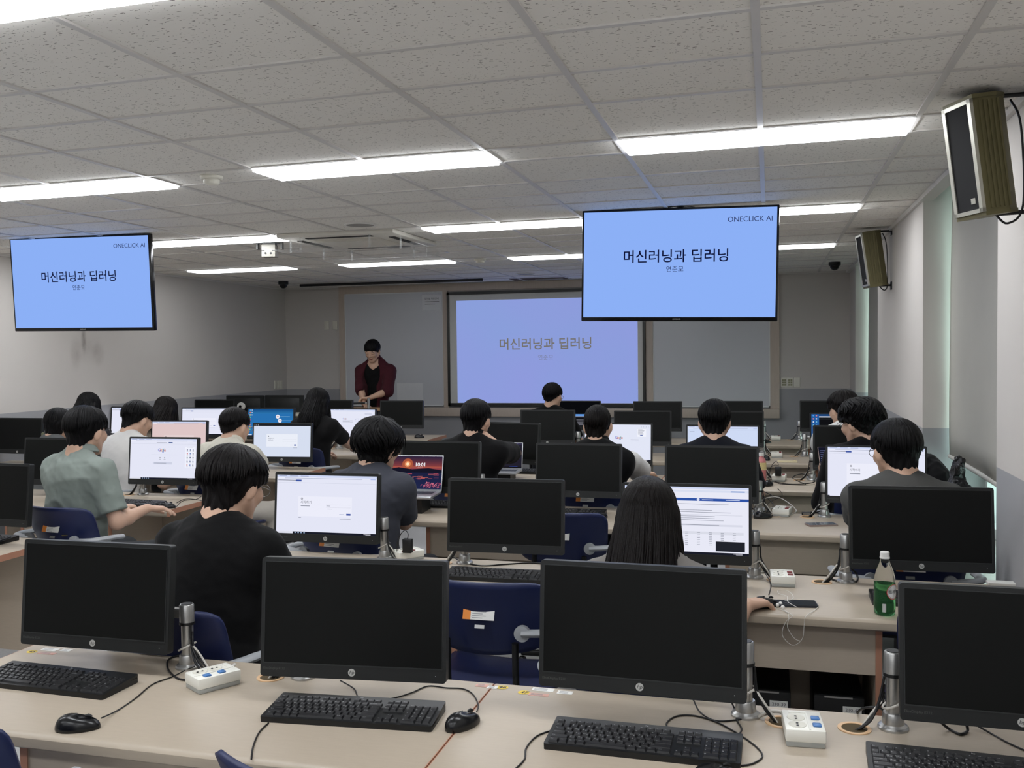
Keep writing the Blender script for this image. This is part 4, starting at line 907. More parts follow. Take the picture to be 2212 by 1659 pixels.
def locks(mb, R, H, sc_, q, n, rx, ry, rz, az0, az1, polend, rad, lift=.004, hang=0, wave=.0, part=0, top=(0,-.03), curl=0, flare=.16, drape=.085):
    """strands combed from the crown over the skull, optionally hanging straight down"""
    for i in range(n):
        az = q.uniform(az0, az1); pe = polend(az)*q.uniform(.90,1.04); p0 = q.uniform(.04,.5) if i % 2 else q.uniform(.3,.9)*min(1,pe/1.8); path = []; rr = []
        ph = az*2.2+q.uniform(-.5,.5); amp = wave*q.uniform(.4,1.2); nseg = 9; r0 = rad*q.uniform(.6,1.25); lf = lift*q.uniform(.1,1.4); az_t = az+q.uniform(-.16,.16)
        for j in range(nseg):
            t = j/(nseg-1); po = p0+(pe-p0)*t; a = az+(az_t-az)*t+curl*math.sin(t*6+ph)*.25; k = 1+lf*8*t*(1 if not hang else .4)
            x, y, z = rx*math.sin(po)*math.sin(a), -ry*math.sin(po)*math.cos(a), rz*math.cos(po)
            o = amp*math.sin(t*7+ph)
            path.append(v3(CR[0]+x*k+top[0]*(1-t)+o*math.cos(a), CR[1]+y*k+o*math.sin(a)+top[1]*(1-t)*.5, CR[2]+z*k)); rr.append(r0*(.55+.9*t if t < .6 else 1.09-(t-.6)*(.6 if hang else 2.2)))
        if hang:
            e = path[-1]; L = hang*q.uniform(.86,1.05); sp = q.uniform(-.018,.018); nn = 8
            for j in range(1,nn+1):
                t = j/nn; path.append(e+v3(e[0]*flare*t+sp*t+amp*math.sin(5*t+ph), (-drape*min(1,t*1.6) if e[1] < -.02 else .01*t)+amp*.5*math.cos(4*t+ph), -L*t)); rr.append(r0*(.85 if t < .6 else .85-(t-.6)*1.9))
        mb.tube([H+R@(p*sc_) for p in path], [max(x*sc_,.0006) for x in rr], 5, 0, None, .55)
def hair_obj(root, H, R, st, m, sc_, seed):
    """st: dict with rx ry rz (outer skull of hair), nape, slope, hang, locks ..."""
    rx, ry, rz = st.get('r', (.088,.108,.104)); zb = st.get('nape', -.075); sl = st.get('slope', .55); q = random.Random(seed); hang = st.get('hang', 0); fz = st.get('fringe', .035)
    s = SDF(st.get('h', .0055)); Rl = R.tolist(); up = 0 if hang else st.get('up', .012)
    s.ell(H+R@((CR+v3(0,0,up))*sc_), v3(rx,ry,rz-up)*sc_, .02, Rl)
    if not hang: s.cone(H+R@(v3(0,-.030,-.005)*sc_), H+R@(v3(0,-.036,-.100)*sc_), st.get('nr',.074)*sc_, .059*sc_, .02)
    if hang:
        for i in range(-4,5):
            x = i*st.get('sx',.0175); y = -.062+.0009*i*i*2.0; fl = st.get('flare',1.0); dr = st.get('drape',.085); L_ = hang+.06
            K = [v3(x,y,-.01), v3(x*1.05,y-.006,-.09), v3(x*(1.05+.12*fl),y-dr*.55,-.09-(L_-.09)*.35), v3(x*(1.05+.28*fl),y-dr+.004*abs(i),-L_)]; K = [H+R@(p_*sc_) for p_ in K]
            for a_, b_, r0_, r1_ in ((0,1,.034,.032),(1,2,.032,.029),(2,3,.029,.022)): s.cone(K[a_], K[b_], r0_, r1_, .02)
        for q_ in (-1,1): s.cone(H+R@(v3(q_*.066,-.012,.0)*sc_), H+R@(v3(q_*(.060+.022*fl),-.03,-hang*.62)*sc_), .026, .018, .035)
    wf = st.get('wave', 0); wr = wrinkle(seed, st.get('rough', .004), .02, .05, (1,1,.35)) 
    def post(F_d, X, Y, Z_):
        lx = [R[0,i]*(X-H[0])+R[1,i]*(Y-H[1])+R[2,i]*(Z_-H[2]) for i in range(3)]; x, y, z = [c/sc_ for c in lx]
        az = np.arctan2(x, -(y+.012)); F_d = F_d+wr(X,Y,Z_)+.0022*np.sin(az*23+2.2*np.sin(z*38+az*3))
        face = np.sqrt((x/.073)**2+((y-.105)/.078)**2+((z-fz+.125)/.118)**2)-1; F_d = np.maximum(F_d, -face*.07)
        if not hang:
            cut = np.minimum(zb+(y+.09)*sl, st.get('ear', .014))-z+.004*np.sin(az*5.3+seed)+.003*np.sin(az*13+seed*2)+.002*np.sin(az*37); F_d = np.maximum(F_d, cut*.9)
        if st.get('part') is not None: F_d = np.maximum(F_d, .004-np.sqrt((x-st['part'])**2+((z-.122)/1)**2)*.6) if False else F_d+.007*np.exp(-((x-st['part'])/.010)**2)*(y > -.07)*(z > .04)
        return F_d
    V, Q = s.run(post, .012)
    mb = MB(); 
    lo = st.get('locks', 90)
    pe = lambda az: (1.50+.42*max(0,math.cos(az)) - (.10 if abs(az) > 1.2 else 0)) if not hang else 1.45
    if 'pol' in st: pe = st['pol']
    locks(mb, R, H, sc_, q, lo, rx*1.0, ry*1.0, rz*1.0, -st.get('az',2.3), st.get('az',2.3), pe, st.get('rad', .0065), st.get('lift', .005), hang, wf, 0, (0,-.02), st.get('curl',0), min(.16+.25*(st.get('flare',1.0)-1), .75))
    base = len(mb.v); vs = V.tolist(); mb.v += [tuple(v) for v in vs]; mb.f += [tuple(i+base for i in f) for f in Q.tolist()]; mb.m += [0]*len(Q)
    o = mb.build(st.get('name', 'hair'), m, root, 180); return o
def glasses_obj(root, H, R, sc_, m, w=.027, h=.020, r=.0014):
    T = lambda *p: H+R@(v3(*p)*sc_); mb = MB()
    for q in (-1,1):
        mb.tube([T(q*.033+w*math.cos(a), .107-.10*abs(math.cos(a))*0-.004, -.006+h*math.sin(a)) for a in [i*2*PI/20 for i in range(21)]], r, 6)
        mb.tube([T(q*(.033+w),.103,-.002), T(q*.079,.06,.0), T(q*.086,.0,.004), T(q*.082,-.022,-.012)], r, 6)
    mb.tube([T(-.006,.104,.0), T(0,.107,.003), T(.006,.104,.0)], r, 6); return mb.build('glasses', m, root, 60)
PEOPLE = {}
def person(label, top, Y, yaw=0, hyaw=0, nod=.15, hroll=0, sc_=1.0, lean=.14, side=0, hair=None, hm=None, top_m=None, sleeve='short', sw=.178, rh=None, lh=None, rel=None, lel=None, h=.008, hip=.57, girth=1.0, glass=None,
           seed=1, neck=.064, loose=1.0, wr=.004, handh=None, stand=False, collar=None, extra=None, rcurl=.5, lcurl=.4, rdir=None, rn=None, ldir=None, ln_=None, under=None, face=False, tm=None, sd=.105, al=(.285,.245)):
    """a seated (or standing) figure: body > hair, shirt, trousers, shoes"""
    tp = aty(top[0], top[1], Y); yw = math.radians(yaw); fw = v3(-math.sin(yw), math.cos(yw), 0); rt = v3(math.cos(yw), math.sin(yw), 0)
    Hw = np.array(tp)-v3(0,0,.122*sc_); rootp = Hw*v3(1,1,0)-fw*lean-rt*side
    root = thing('person', label, 'person', tuple(rootp), yw, None)
    L = lambda wp: v3((np.array(wp)-rootp)@rt, (np.array(wp)-rootp)@fw, wp[2])
    H = L(Hw); R = rotm(math.radians(hyaw), nod, hroll)
    N = H+R@(v3(0,-.050,-.075)*sc_)+v3(0,-.006,-.032); Pv = v3(0,0,hip)
    sp = unit(N-Pv); bk = v3(0,1,0)-sp*sp[1]; bk = unit(bk)
    Rt = np.stack([v3(1,0,0), bk, np.cross(v3(1,0,0), bk)], 1); RtL = Rt.tolist()
    at = lambda t: Pv+(N-Pv)*t
    S = {q: N+v3(q*sw,.0,-sd) for q in (-1,1)}
    tgt = {1: rh, -1: lh}; El = {}; Wr = {}
    for q in (-1,1):
        T_ = tgt[q]
        if T_ is None: T_ = v3(q*.16, .40, .745) if not stand else v3(q*.22,.05,hip+.0)
        else: T_ = L(T_)
        pole = {1: rel, -1: lel}[q]; pole = v3(q*.55,-.35,-.8) if pole is None else np.array(pole, float)
        El[q], Wr[q] = ik(S[q], T_, pole, *al)
    # ---- skin body
    s = SDF(handh or h); head_prims(s, H, R, sc_, face)
    s.cone(H+R@(v3(0,-.020,-.060)*sc_), N+v3(0,.012,.0), .053*sc_, .057*sc_, .025); s.cone(N+v3(0,.012,.0), at(.84), .054*sc_, .075, .03); s.cone(at(.82), at(.1), .08, .10, .05)
    for q in (-1,1):
        s.cone(N+v3(q*.03,.01,-.05), S[q], .040, .045, .03); s.cone(S[q], El[q], .046, .037, .02); s.cone(El[q], El[q]+(Wr[q]-El[q])*.35, .0385, .038, .02); s.cone(El[q]+(Wr[q]-El[q])*.35, Wr[q], .038, .025, .02)
        d = {1: rdir, -1: ldir}[q]; n = {1: rn, -1: ln_}[q]
        d = unit((Wr[q]-El[q])*v3(1,1,.25)) if d is None else v3(np.array(d)@rt, np.array(d)@fw, d[2]); n = v3(0,.12,-1) if n is None else v3(np.array(n)@rt, np.array(n)@fw, n[2])
        hand(s, Wr[q], d, n, q, rcurl if q > 0 else lcurl)
        kn = v3(q*.12,.42,.50) if not stand else v3(q*.10,.03,.49); an = v3(q*.13,.36,.09) if not stand else v3(q*.11,.0,.09)
        s.cone(v3(q*.09,0,hip-.02), kn, .07, .05, .03); s.cone(kn, an, .048, .035, .02); s.cone(an, an+v3(0,.10,-.05), .035, .028, .02)
    mif = None
    if face:
        def mif(c):
            l = ((c-H)@R)/sc_; m = np.zeros(len(c), int)
            m[(np.abs(l[:,0]) < .021) & (l[:,2] < -.062) & (l[:,2] > -.081) & (l[:,1] > .084)] = 1
            b = (np.abs(np.abs(l[:,0])-.032) < .019) & (np.abs(l[:,2]-.0125-.05*(.03-np.abs(np.abs(l[:,0])-.03))) < .0028) & (l[:,1] > .07); m[b] = 2
            m[(np.abs(np.abs(l[:,0])-.031) < .0135) & (np.abs(l[:,2]+.0085) < .0022) & (l[:,1] > .07)] = 2
            return m
    body = sdf_obj('body', s.run(None), [skin, lip, brow], root, 1, mif)
    # ---- clothes
    g = girth; fz = loose
    def torso(s, grow=0, sl='short', cutneck=neck):
        s.ell(at(.66)+bk*-.005, v3(sw*.97+grow, .118*g+grow, .19), .05, RtL); s.ell(at(.36)+bk*.0, v3(sw*.93*g+grow, .122*g+grow, .19), .06, RtL); s.ell(v3(0,.0,hip+.02), v3(.182*g+grow,.145*g+grow,.14), .06)
        s.cone(S[-1]+v3(.03,-.015,-.045), S[1]+v3(-.03,-.015,-.045), .082+grow, .082+grow, .05)
        for q in (-1,1):
            s.cone(N+v3(q*.040,.0,-.028), S[q]+v3(-q*.01,0,.002), .052+grow, .062+grow, .04)
            if sl == 'none': continue
            d = El[q]-S[q]
            if sl == 'short': s.cone(S[q], S[q]+d*.80, .070*fz+grow, .067*fz+grow, .03)
            elif sl == 'long':
                s.cone(S[q], El[q], .068*fz+grow, .057*fz+grow, .03); s.cone(El[q], El[q]+(Wr[q]-El[q])*.90, .055*fz+grow, .039*fz+grow, .02)
            elif sl == 'elbow':
                s.cone(S[q], El[q], .074*fz+grow, .066*fz+grow, .03); s.cone(El[q], El[q]+(Wr[q]-El[q])*.22, .066*fz+grow, .060*fz+grow, .02)
        w1 = wrinkle(seed, wr, .06, .16, (1,1,.8)); w2 = wrinkle(seed+50, wr*.5, .03, .07)
        def post(F_d, X, Y_, Z_):
            F_d = F_d-w1(X,Y_,Z_)-w2(X,Y_,Z_)
            for q in (-1,1):
                if sl == 'short': E_, D_ = S[q]+(El[q]-S[q])*.80, unit(El[q]-S[q])
                elif sl == 'long': E_, D_ = El[q]+(Wr[q]-El[q])*.90, unit(Wr[q]-El[q])
                elif sl == 'elbow': E_, D_ = El[q]+(Wr[q]-El[q])*.22, unit(Wr[q]-El[q])
                else: continue
                pl = (X-E_[0])*D_[0]+(Y_-E_[1])*D_[1]+(Z_-E_[2])*D_[2]; rr = np.sqrt((X-E_[0])**2+(Y_-E_[1])**2+(Z_-E_[2])**2)
                F_d = np.where(rr < .115, np.maximum(F_d, pl), F_d)
            a = N+v3(0,.034,.030); b = H; d = b-a; tt = np.clip(((X-a[0])*d[0]+(Y_-a[1])*d[1]+(Z_-a[2])*d[2])/(d@d), 0, 1.3)
            nk = np.sqrt((X-a[0]-tt*d[0])**2+(Y_-a[1]-tt*d[1])**2+(Z_-a[2]-tt*d[2])**2)-cutneck
            F_d = np.maximum(F_d, -nk); F_d = np.maximum(F_d, (hip-.10)-Z_); return F_d
        return post
    s = SDF(h); post = torso(s, 0, sleeve); 
    if under is not None:                                         # open overshirt over a tee
        s2 = SDF(h); p2 = torso(s2, -.012, 'none'); sdf_obj('tee_shirt', s2.run(p2), under, root, 1)
        p0 = post
        def post(F_d, X, Y_, Z_):
            F_d = p0(F_d, X, Y_, Z_); t = np.clip((N[2]-Z_)/.34, 0, 1); wd = .030+.075*np.sin(t*2.7)
            return np.where(Y_ > .0, np.maximum(F_d, np.minimum(wd-np.abs(X-.012), .02)), F_d)
    sdf_obj('shirt', s.run(post), top_m, root, 2)
    if collar is not None:
        s = SDF(.005); c0 = N+v3(0,.026,.014); n_ = 26; 
        for i in range(n_):
            a0, a1 = [(-.80+1.6*j/n_)*PI for j in (i,i+1)]
            f = lambda a, r, z: c0+v3(r*math.sin(a), -r*.92*math.cos(a)+.01, z+.012*math.cos(a))
            s.cone(f(a0,.063,.014), f(a1,.063,.014), .006, .006, .008); s.cone(f(a0,.078,-.014), f(a1,.078,-.014), .006, .006, .010); s.cone(f(a0,.070,.002), f(a1,.070,.002), .006, .006, .008)
        sdf_obj('collar', s.run(None), collar, root, 2)
    s = SDF(.012); s.ell(v3(0,0,hip-.02), v3(.178*g,.14*g,.13), .05)
    for q in (-1,1):
        kn = v3(q*.12,.42,.50) if not stand else v3(q*.10,.03,.49); an = v3(q*.13,.36,.09) if not stand else v3(q*.11,.0,.09)
        s.cone(v3(q*.09,0,hip-.02), kn, .088, .067, .05); s.cone(kn, an+v3(0,0,.03), .066, .055, .03)
    sdf_obj('trousers', s.run(None), tm or trs, root, 1)
    for q in (-1,1):
        an = v3(q*.13,.36,.09) if not stand else v3(q*.11,.0,.09); s = SDF(.01); s.cone(an+v3(0,-.03,-.045), an+v3(0,.13,-.053), .042, .036, .03); s.cone(an, an+v3(0,.03,-.03), .042, .045, .03)
        sdf_obj('shoe', s.run(lambda F_d,X,Y_,Z_: np.maximum(F_d, .004-Z_)), shoe, root, 1)
    if hair is not None: hair_obj(root, H, R, hair, hm or HB, sc_, seed)
    if glass is not None: glasses_obj(root, H, R, sc_, glass)
    if extra: extra(root, H, R, N, S, El, Wr)
    PEOPLE[label] = root; return root
# ---- the class
black_tee = cloth('black_cotton', (9,9,10)); black_tee2 = cloth('black_jersey', (12,11,12)); wire = mat('glasses_metal', (150,148,145), .3, metal=.8, noise=.03); dark_gl = mat('glasses_dark', (22,22,24), .3, noise=.05)
short = dict(r=(.087,.106,.106), nape=-.095, slope=1.15, locks=170, rad=.006)
bowl = dict(r=(.095,.113,.110), nape=-.102, slope=.95, locks=230, rad=.0065, fringe=-.01, lift=.004)
on = lambda px, py, z=.755: atz(px, py, z)
deep = dict(h=.009)
person('person in sage green short-sleeved shirt and glasses, right hand on a mouse', (187,878), 4.42, -14, 6, .12, sc_=1.08, lean=.10, side=-.01, hair=dict(r=(.093,.114,.106), nape=-.105, slope=1.0, locks=260, rad=.0065, fringe=.0), top_m=cloth('sage_cotton', (130,139,133)),
       sw=.192, girth=1.12, rh=on(318,1098,.785), rel=(.4,-.3,-1), h=.007, handh=.0048, glass=dark_gl, seed=3, wr=.0085, loose=1.1, collar=MATS['sage_cotton'], tm=cloth('sage_trousers', (60,62,64)), rcurl=.18, rdir=(.66,.74,-.10), rn=(.1,.05,-1))
person('person in a black T-shirt with thick black hair and glasses, second row by the aisle', (506,965), 2.93, -6, -8, .28, sc_=1.07, lean=.16, hair=dict(r=(.098,.116,.108), nape=-.112, slope=.95, nr=.080, locks=420, rad=.0052, lift=.011, wave=.004, rough=.006, fringe=-.005, h=.0045), hm=HSB, top_m=black_tee, sw=.182, girth=1.1, h=.007, glass=wire, seed=7, wr=.006, neck=.068)
person('person with long straight dark hair, back turned, right hand on a mouse beside earphones', (1402,1031), 3.02, 0, -4, .10, sc_=1.0, lean=.12, hair=dict(r=(.088,.108,.106), locks=520, rad=.0050, hang=.46, lift=.002, drape=.10, wave=.004, rough=.002, az=2.2, h=.005, part=.0, flare=2.7, sx=.0158), hm=HBR, top_m=cloth('grey_knit', (120,116,112)), sw=.155, girth=.9, rh=np.array(aty(1611,1307,3.35)), rel=(-.1,-.7,-1), handh=.0045, seed=11, rcurl=.26, rdir=(.62,.78,-.03), rn=(.1,.05,-1))
person('person in a grey-blue T-shirt with wavy black hair at the sunset laptop', (820,905), 4.44, -10, -12, .20, sc_=1.06, lean=.16, hair=dict(r=(.104,.122,.112), nape=-.14, slope=.55, nr=.086, ear=-.02, locks=300, rad=.0095, wave=.010, lift=.018, rough=.011, curl=.5, fringe=-.02, up=.004, h=.005, pol=lambda az: 1.75+.45*max(0,math.cos(az))), top_m=cloth('slate_cotton', (62,64,72)), sw=.178, girth=1.08, rh=on(880,1108,.77), rel=(.35,-.6,-1), h=.007, seed=13, wr=.006, loose=1.08, handh=.0055)
person('person in a charcoal T-shirt with a round black haircut, window side', (1934,908), 4.42, 2, 22, .16, sc_=1.05, lean=.12, hair=dict(bowl, h=.005, locks=330), top_m=cloth('charcoal_cotton', (72,72,70)), sw=.186, girth=1.1, lh=on(1862,1142,.76), lel=(-.7,-.8,-1), h=.007, glass=dark_gl, seed=17, wr=.004)
person('person in a cream ribbed knit shirt with close-cropped nape and glasses', (508,881), 5.92, -12, -2, .22, sc_=1.04, lean=.16, hair=dict(r=(.090,.108,.106), nape=-.060, slope=.95, locks=220, rad=.006), hm=HSB, top_m=mat('cream_rib_knit', (206,202,188), .9, spec=.2, noise=.05, nscale=10, stretch=(1,1,.2), bump=.5, bscale=90), sleeve='elbow', sw=.19, girth=1.1, rh=on(560,1010,.77), rel=(1,-.3,-.25), seed=19, wr=.005, loose=1.22, collar=mat('cream_rib_knit', (0,0,0)), glass=wire, tm=cloth('cream_trousers', (186,180,170)))
person('person in a white T-shirt with black hair, head bent down', (298,867), 5.96, -16, -6, .34, sc_=1.06, lean=.20, hair=dict(short, r=(.092,.110,.106), nape=-.085, locks=220), top_m=cloth('white_cotton', (214,212,208)), sw=.19, girth=1.1, seed=23, wr=.005, loose=1.1)
person('person in a black T-shirt with long black hair and a bracelet', (688,838), 7.35, -6, -6, .08, sc_=.98, lean=.10, hair=dict(r=(.090,.108,.106), locks=300, rad=.007, hang=.30, lift=.003, wave=.004, rough=.003, h=.007), top_m=black_tee2, sw=.165, girth=.95, rh=on(768,972,.77), rel=(.9,-.5,-.7), handh=.007, seed=29, wr=.003, rdir=(.5,.85,0),
       extra=lambda root,H,R,N,S,El,Wr: MB().tube([Wr[1]+(El[1]-Wr[1])*.10+.031*(math.cos(a)*unit(np.cross(El[1]-Wr[1],v3(0,0,1)))+math.sin(a)*unit(np.cross(El[1]-Wr[1],np.cross(El[1]-Wr[1],v3(0,0,1))))) for a in [i*2*PI/16 for i in range(17)]], .004, 6).build('bracelet', MATS['black_plastic'], root, 60))
person('person with long dark brown hair, only the back of the head showing', (360,857), 7.36, -8, -4, .10, sc_=.97, lean=.10, hair=dict(r=(.092,.110,.108), locks=280, rad=.007, hang=.26, lift=.003, wave=.004, rough=.003, h=.007), hm=HBR, top_m=cloth('beige_top', (176,166,154)), sw=.158, girth=.9, seed=31)
person('person with long black hair sitting tallest at the far left', (193,848), 7.36, -8, 0, .05, sc_=.98, lean=.08, hair=dict(r=(.092,.110,.108), locks=280, rad=.007, hang=.26, lift=.003, wave=.004, rough=.003, h=.007), top_m=cloth('dark_top', (44,44,48)), sw=.158, girth=.9, seed=37)
def scrunchie(root, H, R, N, S, El, Wr):
    s = SDF(.005); q = np.random.RandomState(4); c = H+v3(-.085,-.05,-.105)
    for i in range(16): d = q.normal(size=3)*v3(.022,.022,.016); s.ell(c+d, v3(.016,.016,.014)*q.uniform(.7,1.2), .004)
    sdf_obj('scrunchie', s.run(None), cloth('olive_satin', (112,114,88), rough=.45), root, 1)
person('person with a short black bob and an olive scrunchie at the far left', (128,882), 5.88, -8, -6, .18, sc_=.95, lean=.10, hair=dict(r=(.087,.108,.106), nape=-.13, slope=.45, ear=-.03, nr=.085, up=.0, locks=220, rad=.006, rough=.003, pol=lambda az: 1.75+.5*max(0,math.cos(az))), top_m=cloth('grey_top', (90,92,92)), sw=.158, girth=.9, seed=41, extra=scrunchie)
person('person in a black shirt with right hand raised to the neck', (1029,864), 5.92, -6, -6, .12, sc_=1.02, lean=.12, hair=dict(bowl, r=(.092,.110,.110)), top_m=black_tee2, sleeve='short', sw=.182, girth=1.05, rh=np.array(aty(1066,957,5.84)), rel=(.6,.3,-1.1), al=(.25,.268), rdir=(-.85,.05,.50), rn=(-.3,.9,-.2), handh=.0055, seed=43, wr=.004, loose=1.1, collar=black_tee2, rcurl=.4)
def white_sleeves(root, H, R, N, S, El, Wr):
    w1 = wrinkle(5,.005,.05,.12)
    for q in (-1,1):
        s = SDF(.008); s.cone(S[q]+(El[q]-S[q])*.30, El[q], .074, .070, .03); s.cone(El[q], El[q]+(Wr[q]-El[q])*.45, .070, .060, .03)
        def post(F_d,X,Y_,Z_):
            F_d = F_d-w1(X,Y_,Z_); E_, D_ = El[q]+(Wr[q]-El[q])*.45, unit(Wr[q]-El[q]); pl = (X-E_[0])*D_[0]+(Y_-E_[1])*D_[1]+(Z_-E_[2])*D_[2]; rr = np.sqrt((X-E_[0])**2+(Y_-E_[1])**2+(Z_-E_[2])**2); return np.where(rr < .11, np.maximum(F_d, pl), F_d)
        sdf_obj('white_sleeve', s.run(post), cloth('white_tee', (208,206,202)), root, 2)
person('person in a black vest over loose white sleeves, dark brown hair', (1291,876), 5.90, -2, 0, .10, sc_=1.0, lean=.12, hair=dict(r=(.083,.104,.106), nape=-.090, slope=1.1, locks=220, rad=.0055, lift=.003), hm=HBR, top_m=black_tee, sleeve='none', sw=.192, girth=1.08, rh=on(1398,1030,.77), rel=(.9,-.4,-.7), handh=.006, seed=47, extra=white_sleeves, collar=black_tee, rdir=(.5,.85,-.05), rcurl=.3)
person('person in a dark navy top with black hair at a pale blue page', (1543,864), 5.90, 0, 2, .14, sc_=1.05, lean=.12, hair=dict(short, r=(.092,.110,.108), nape=-.095, slope=1.1, locks=240), top_m=cloth('navy_black', (20,22,30)), sw=.182, girth=1.0, seed=53, glass=None)
person('person with black hair before the projected slide, farthest row', (1194,828), 8.86, -4, -14, .12, sc_=.98, lean=.10, hair=dict(bowl, r=(.092,.110,.110), nape=-.06, locks=160, h=.007), top_m=black_tee, sw=.175, h=.010, seed=59, glass=wire)
person('person in a white shirt behind the one in black, face turned left, window side', (1820,846), 7.38, 8, 26, .20, sc_=1.04, lean=.14, hair=dict(r=(.098,.116,.112), nape=-.085, slope=1.0, locks=200, rad=.008, wave=.006, lift=.012, rough=.009, h=.006), hm=HSB, top_m=cloth('white_shirt', (214,214,212)), sw=.18, lh=on(1775,985,.76), lel=(-1,-.2,-.5), seed=61, loose=1.15)
person('person in black with curly hair and dark glasses, looking left, holding a phone', (1856,863), 5.90, 12, 38, .22, sc_=1.08, lean=.12, hair=dict(r=(.100,.118,.112), nape=-.095, slope=.9, nr=.082, locks=340, rad=.0085, wave=.010, lift=.020, rough=.012, curl=.6, h=.005), top_m=black_tee2, sleeve='long', sw=.188, girth=1.15, lh=np.array(aty(1790,1014,6.02)), lel=(-.35,-.5,-1), seed=67, glass=dark_gl, collar=black_tee2, loose=1.2, handh=.0055, ldir=(-.2,.9,.3), lcurl=.6)
# ---- the lecturer
LY = 10.62
LEC = person('standing person in an open burgundy shirt over black T-shirt, looking down with arms crossed', (804,735), LY, 180, 0, .42, sc_=1.03, lean=.10, hair=dict(r=(.090,.108,.110), nape=-.07, slope=.55, locks=200, rad=.0065, fringe=.045, h=.005, az=2.75, lift=.006), top_m=cloth('burgundy_cotton', (66,26,34)), under=black_tee, sleeve='elbow', sw=.19, girth=1.0, hip=.93, stand=True,
       rh=np.array(aty(786,874,10.38)), lh=np.array(aty(797,860,10.40)), rel=(1,-.1,-.9), lel=(-1,-.1,-.8), rdir=(.55,-.55,-.15), ldir=(-.95,-.2,.0), handh=.005, h=.007, seed=71, wr=.007, loose=1.12, sd=.165, neck=.072, collar=MATS['burgundy_cotton'], face=True, rcurl=.35, lcurl=.45)
# ---- chairs under the class
for (who, dx, dy, rz) in [('sage green',.12,-.02,-.10),('thick black hair and glasses, second',.02,-.03,-.10),('long straight dark hair',0,0,0),('wavy black',0,-.02,-.17),('charcoal T-shirt',0,0,.03),('cream ribbed',0,0,-.2),('white T-shirt',0,0,-.28),('bracelet',0,0,-.1),('raised to the neck',0,0,-.1),('black vest',0,0,-.03),('dark navy top',0,0,0),('projected slide',0,0,-.07),('white shirt behind',0,0,.14),('black with curly',0,0,.2)]:
    r = next(v for k, v in PEOPLE.items() if who in k)
    short_ = {'sage green':'the person in sage green','thick black hair and glasses, second':'the second-row person in black by the aisle','long straight dark hair':'the person with long straight hair','wavy black':'the wavy-haired person','charcoal T-shirt':'the person in charcoal','cream ribbed':'the person in cream knit','white T-shirt':'the person in a white T-shirt','bracelet':'the person with the bracelet','raised to the neck':'the person with a raised hand','black vest':'the person in the black vest','dark navy top':'the person in dark navy','projected slide':'the farthest-row person','white shirt behind':'the person in a white shirt','black with curly':'the curly-haired person'}[who]
    chair(r.location.x+dx, r.location.y+dy, rz, 'navy chair occupied by %s' % short_)
# ================================================================ televisions
tvb = mat('tv_bezel', (12,12,14), .18, spec=.5, noise=.05); tvs = emi('tv_picture', (140,176,246), 1.0); tvt = emi('tv_text', (12,16,52), 1.0); tvt2 = emi('tv_text_small', (40,50,92), 1.0)
def television(lab, loc, yaw, tilt, roll):
    t = thing('television', lab, 'television', loc, 0, 'hanging televisions'); t.rotation_mode = 'XYZ'
    t.rotation_euler = Matrix.Rotation(math.radians(yaw),3,'Z').__matmul__(Matrix.Rotation(math.radians(tilt),3,'X')).__matmul__(Matrix.Rotation(-math.radians(roll),3,'Y')).to_euler()
    m = MB(); m.rbox(-.62,.62,-.02,.022,-.36,.36,.006,0); m.rbox(-.45,.45,.022,.055,-.25,.2,.012,0); m.build('housing', tvb, t, 40)
    x0, x1, z0, z1 = -.606, .606, -.334, .346; w, h = x1-x0, z1-z0
    m = MB(); m.box(x0,x1,-.0212,-.019,z0,z1); m.build('screen', tvs, t)
    X = lambda u: x0+u*w; Z_ = lambda v: z1-v*h
    m = MB(); m.text('머신러닝과 딥러닝', .0885, X(.49), Z_(.437), -.0222, 0, None, 'CENTER', 0, 0, 1, .0008); m.build('slide_title', tvt, t)
    m = MB(); m.text('연준모', .041, X(.487), Z_(.555), -.0222); m.build('slide_subtitle', tvt2, t)
    m = MB(); m.text('ONECLICK AI', .045, X(.867), Z_(.106), -.0222); m.build('slide_heading', tvt2, t)
    m = MB(); m.text('SAMSUNG', .011, 0, -.347, -.0206); m.build('maker_mark', silver, t)
    m = MB(); dz = CEIL-loc[2]; m.lathe([(0,dz-.006),(.10,dz-.006),(.10,dz-.001),(0,dz-.001)], 28, (0,.07,0)); m.tube([(0,.09,-.05),(0,.09,dz-.004)], .025, 16); m.box(-.2,.2,.05,.075,-.2,.1); m.build('ceiling_mount', blk, t, 40); return t
television('large hanging television with a pale blue title slide before the projection screen', (-.564,6.132,CZ+.534), -1.1, 0, -1.2)
television('hanging television at the left showing a pale blue title slide against the left wall', (-5.045,6.121,CZ+.548), .7, 3.3, -.7)
# ================================================================ front of the room
tan = mat('tan_wood', (176,140,104), .45, noise=.08, nscale=8, stretch=(6,1,1)); olv = mat('olive_panel', (122,116,90), .6, noise=.04)
p = aty(782,881,10.34)
t = thing('standing_desk', 'tan standing desk the lecturer leans on', 'standing desk', (p.x,10.34,0)); zt = p.z
m = MB(); m.rbox(-.36,.30,-.16,.20,zt-.028,zt,.006); m.build('top', tan, t, 40)
for s in (-1,1): m = MB(); m.box(s*.27-.03-.03,s*.27+.03-.03,-.02,.06,.03,zt-.028); m.box(s*.27-.06,s*.27,-.16,.18,.0,.03); m.build('leg', mat('leg_grey', (120,122,124), .4, metal=.4, noise=.03), t)
p2 = aty(801,880,10.30)
t = thing('arm_post', 'short silver post with black boom arm standing on the tan desk', 'stand', (p2.x,10.24,zt))  # post and arm read as the upper pole of a monitor arm
m = MB(); m.lathe([(0,0),(.018,0),(.016,.08),(.018,.08),(.018,.125),(0,.127)], 20); m.build('post', steel, t, 40)
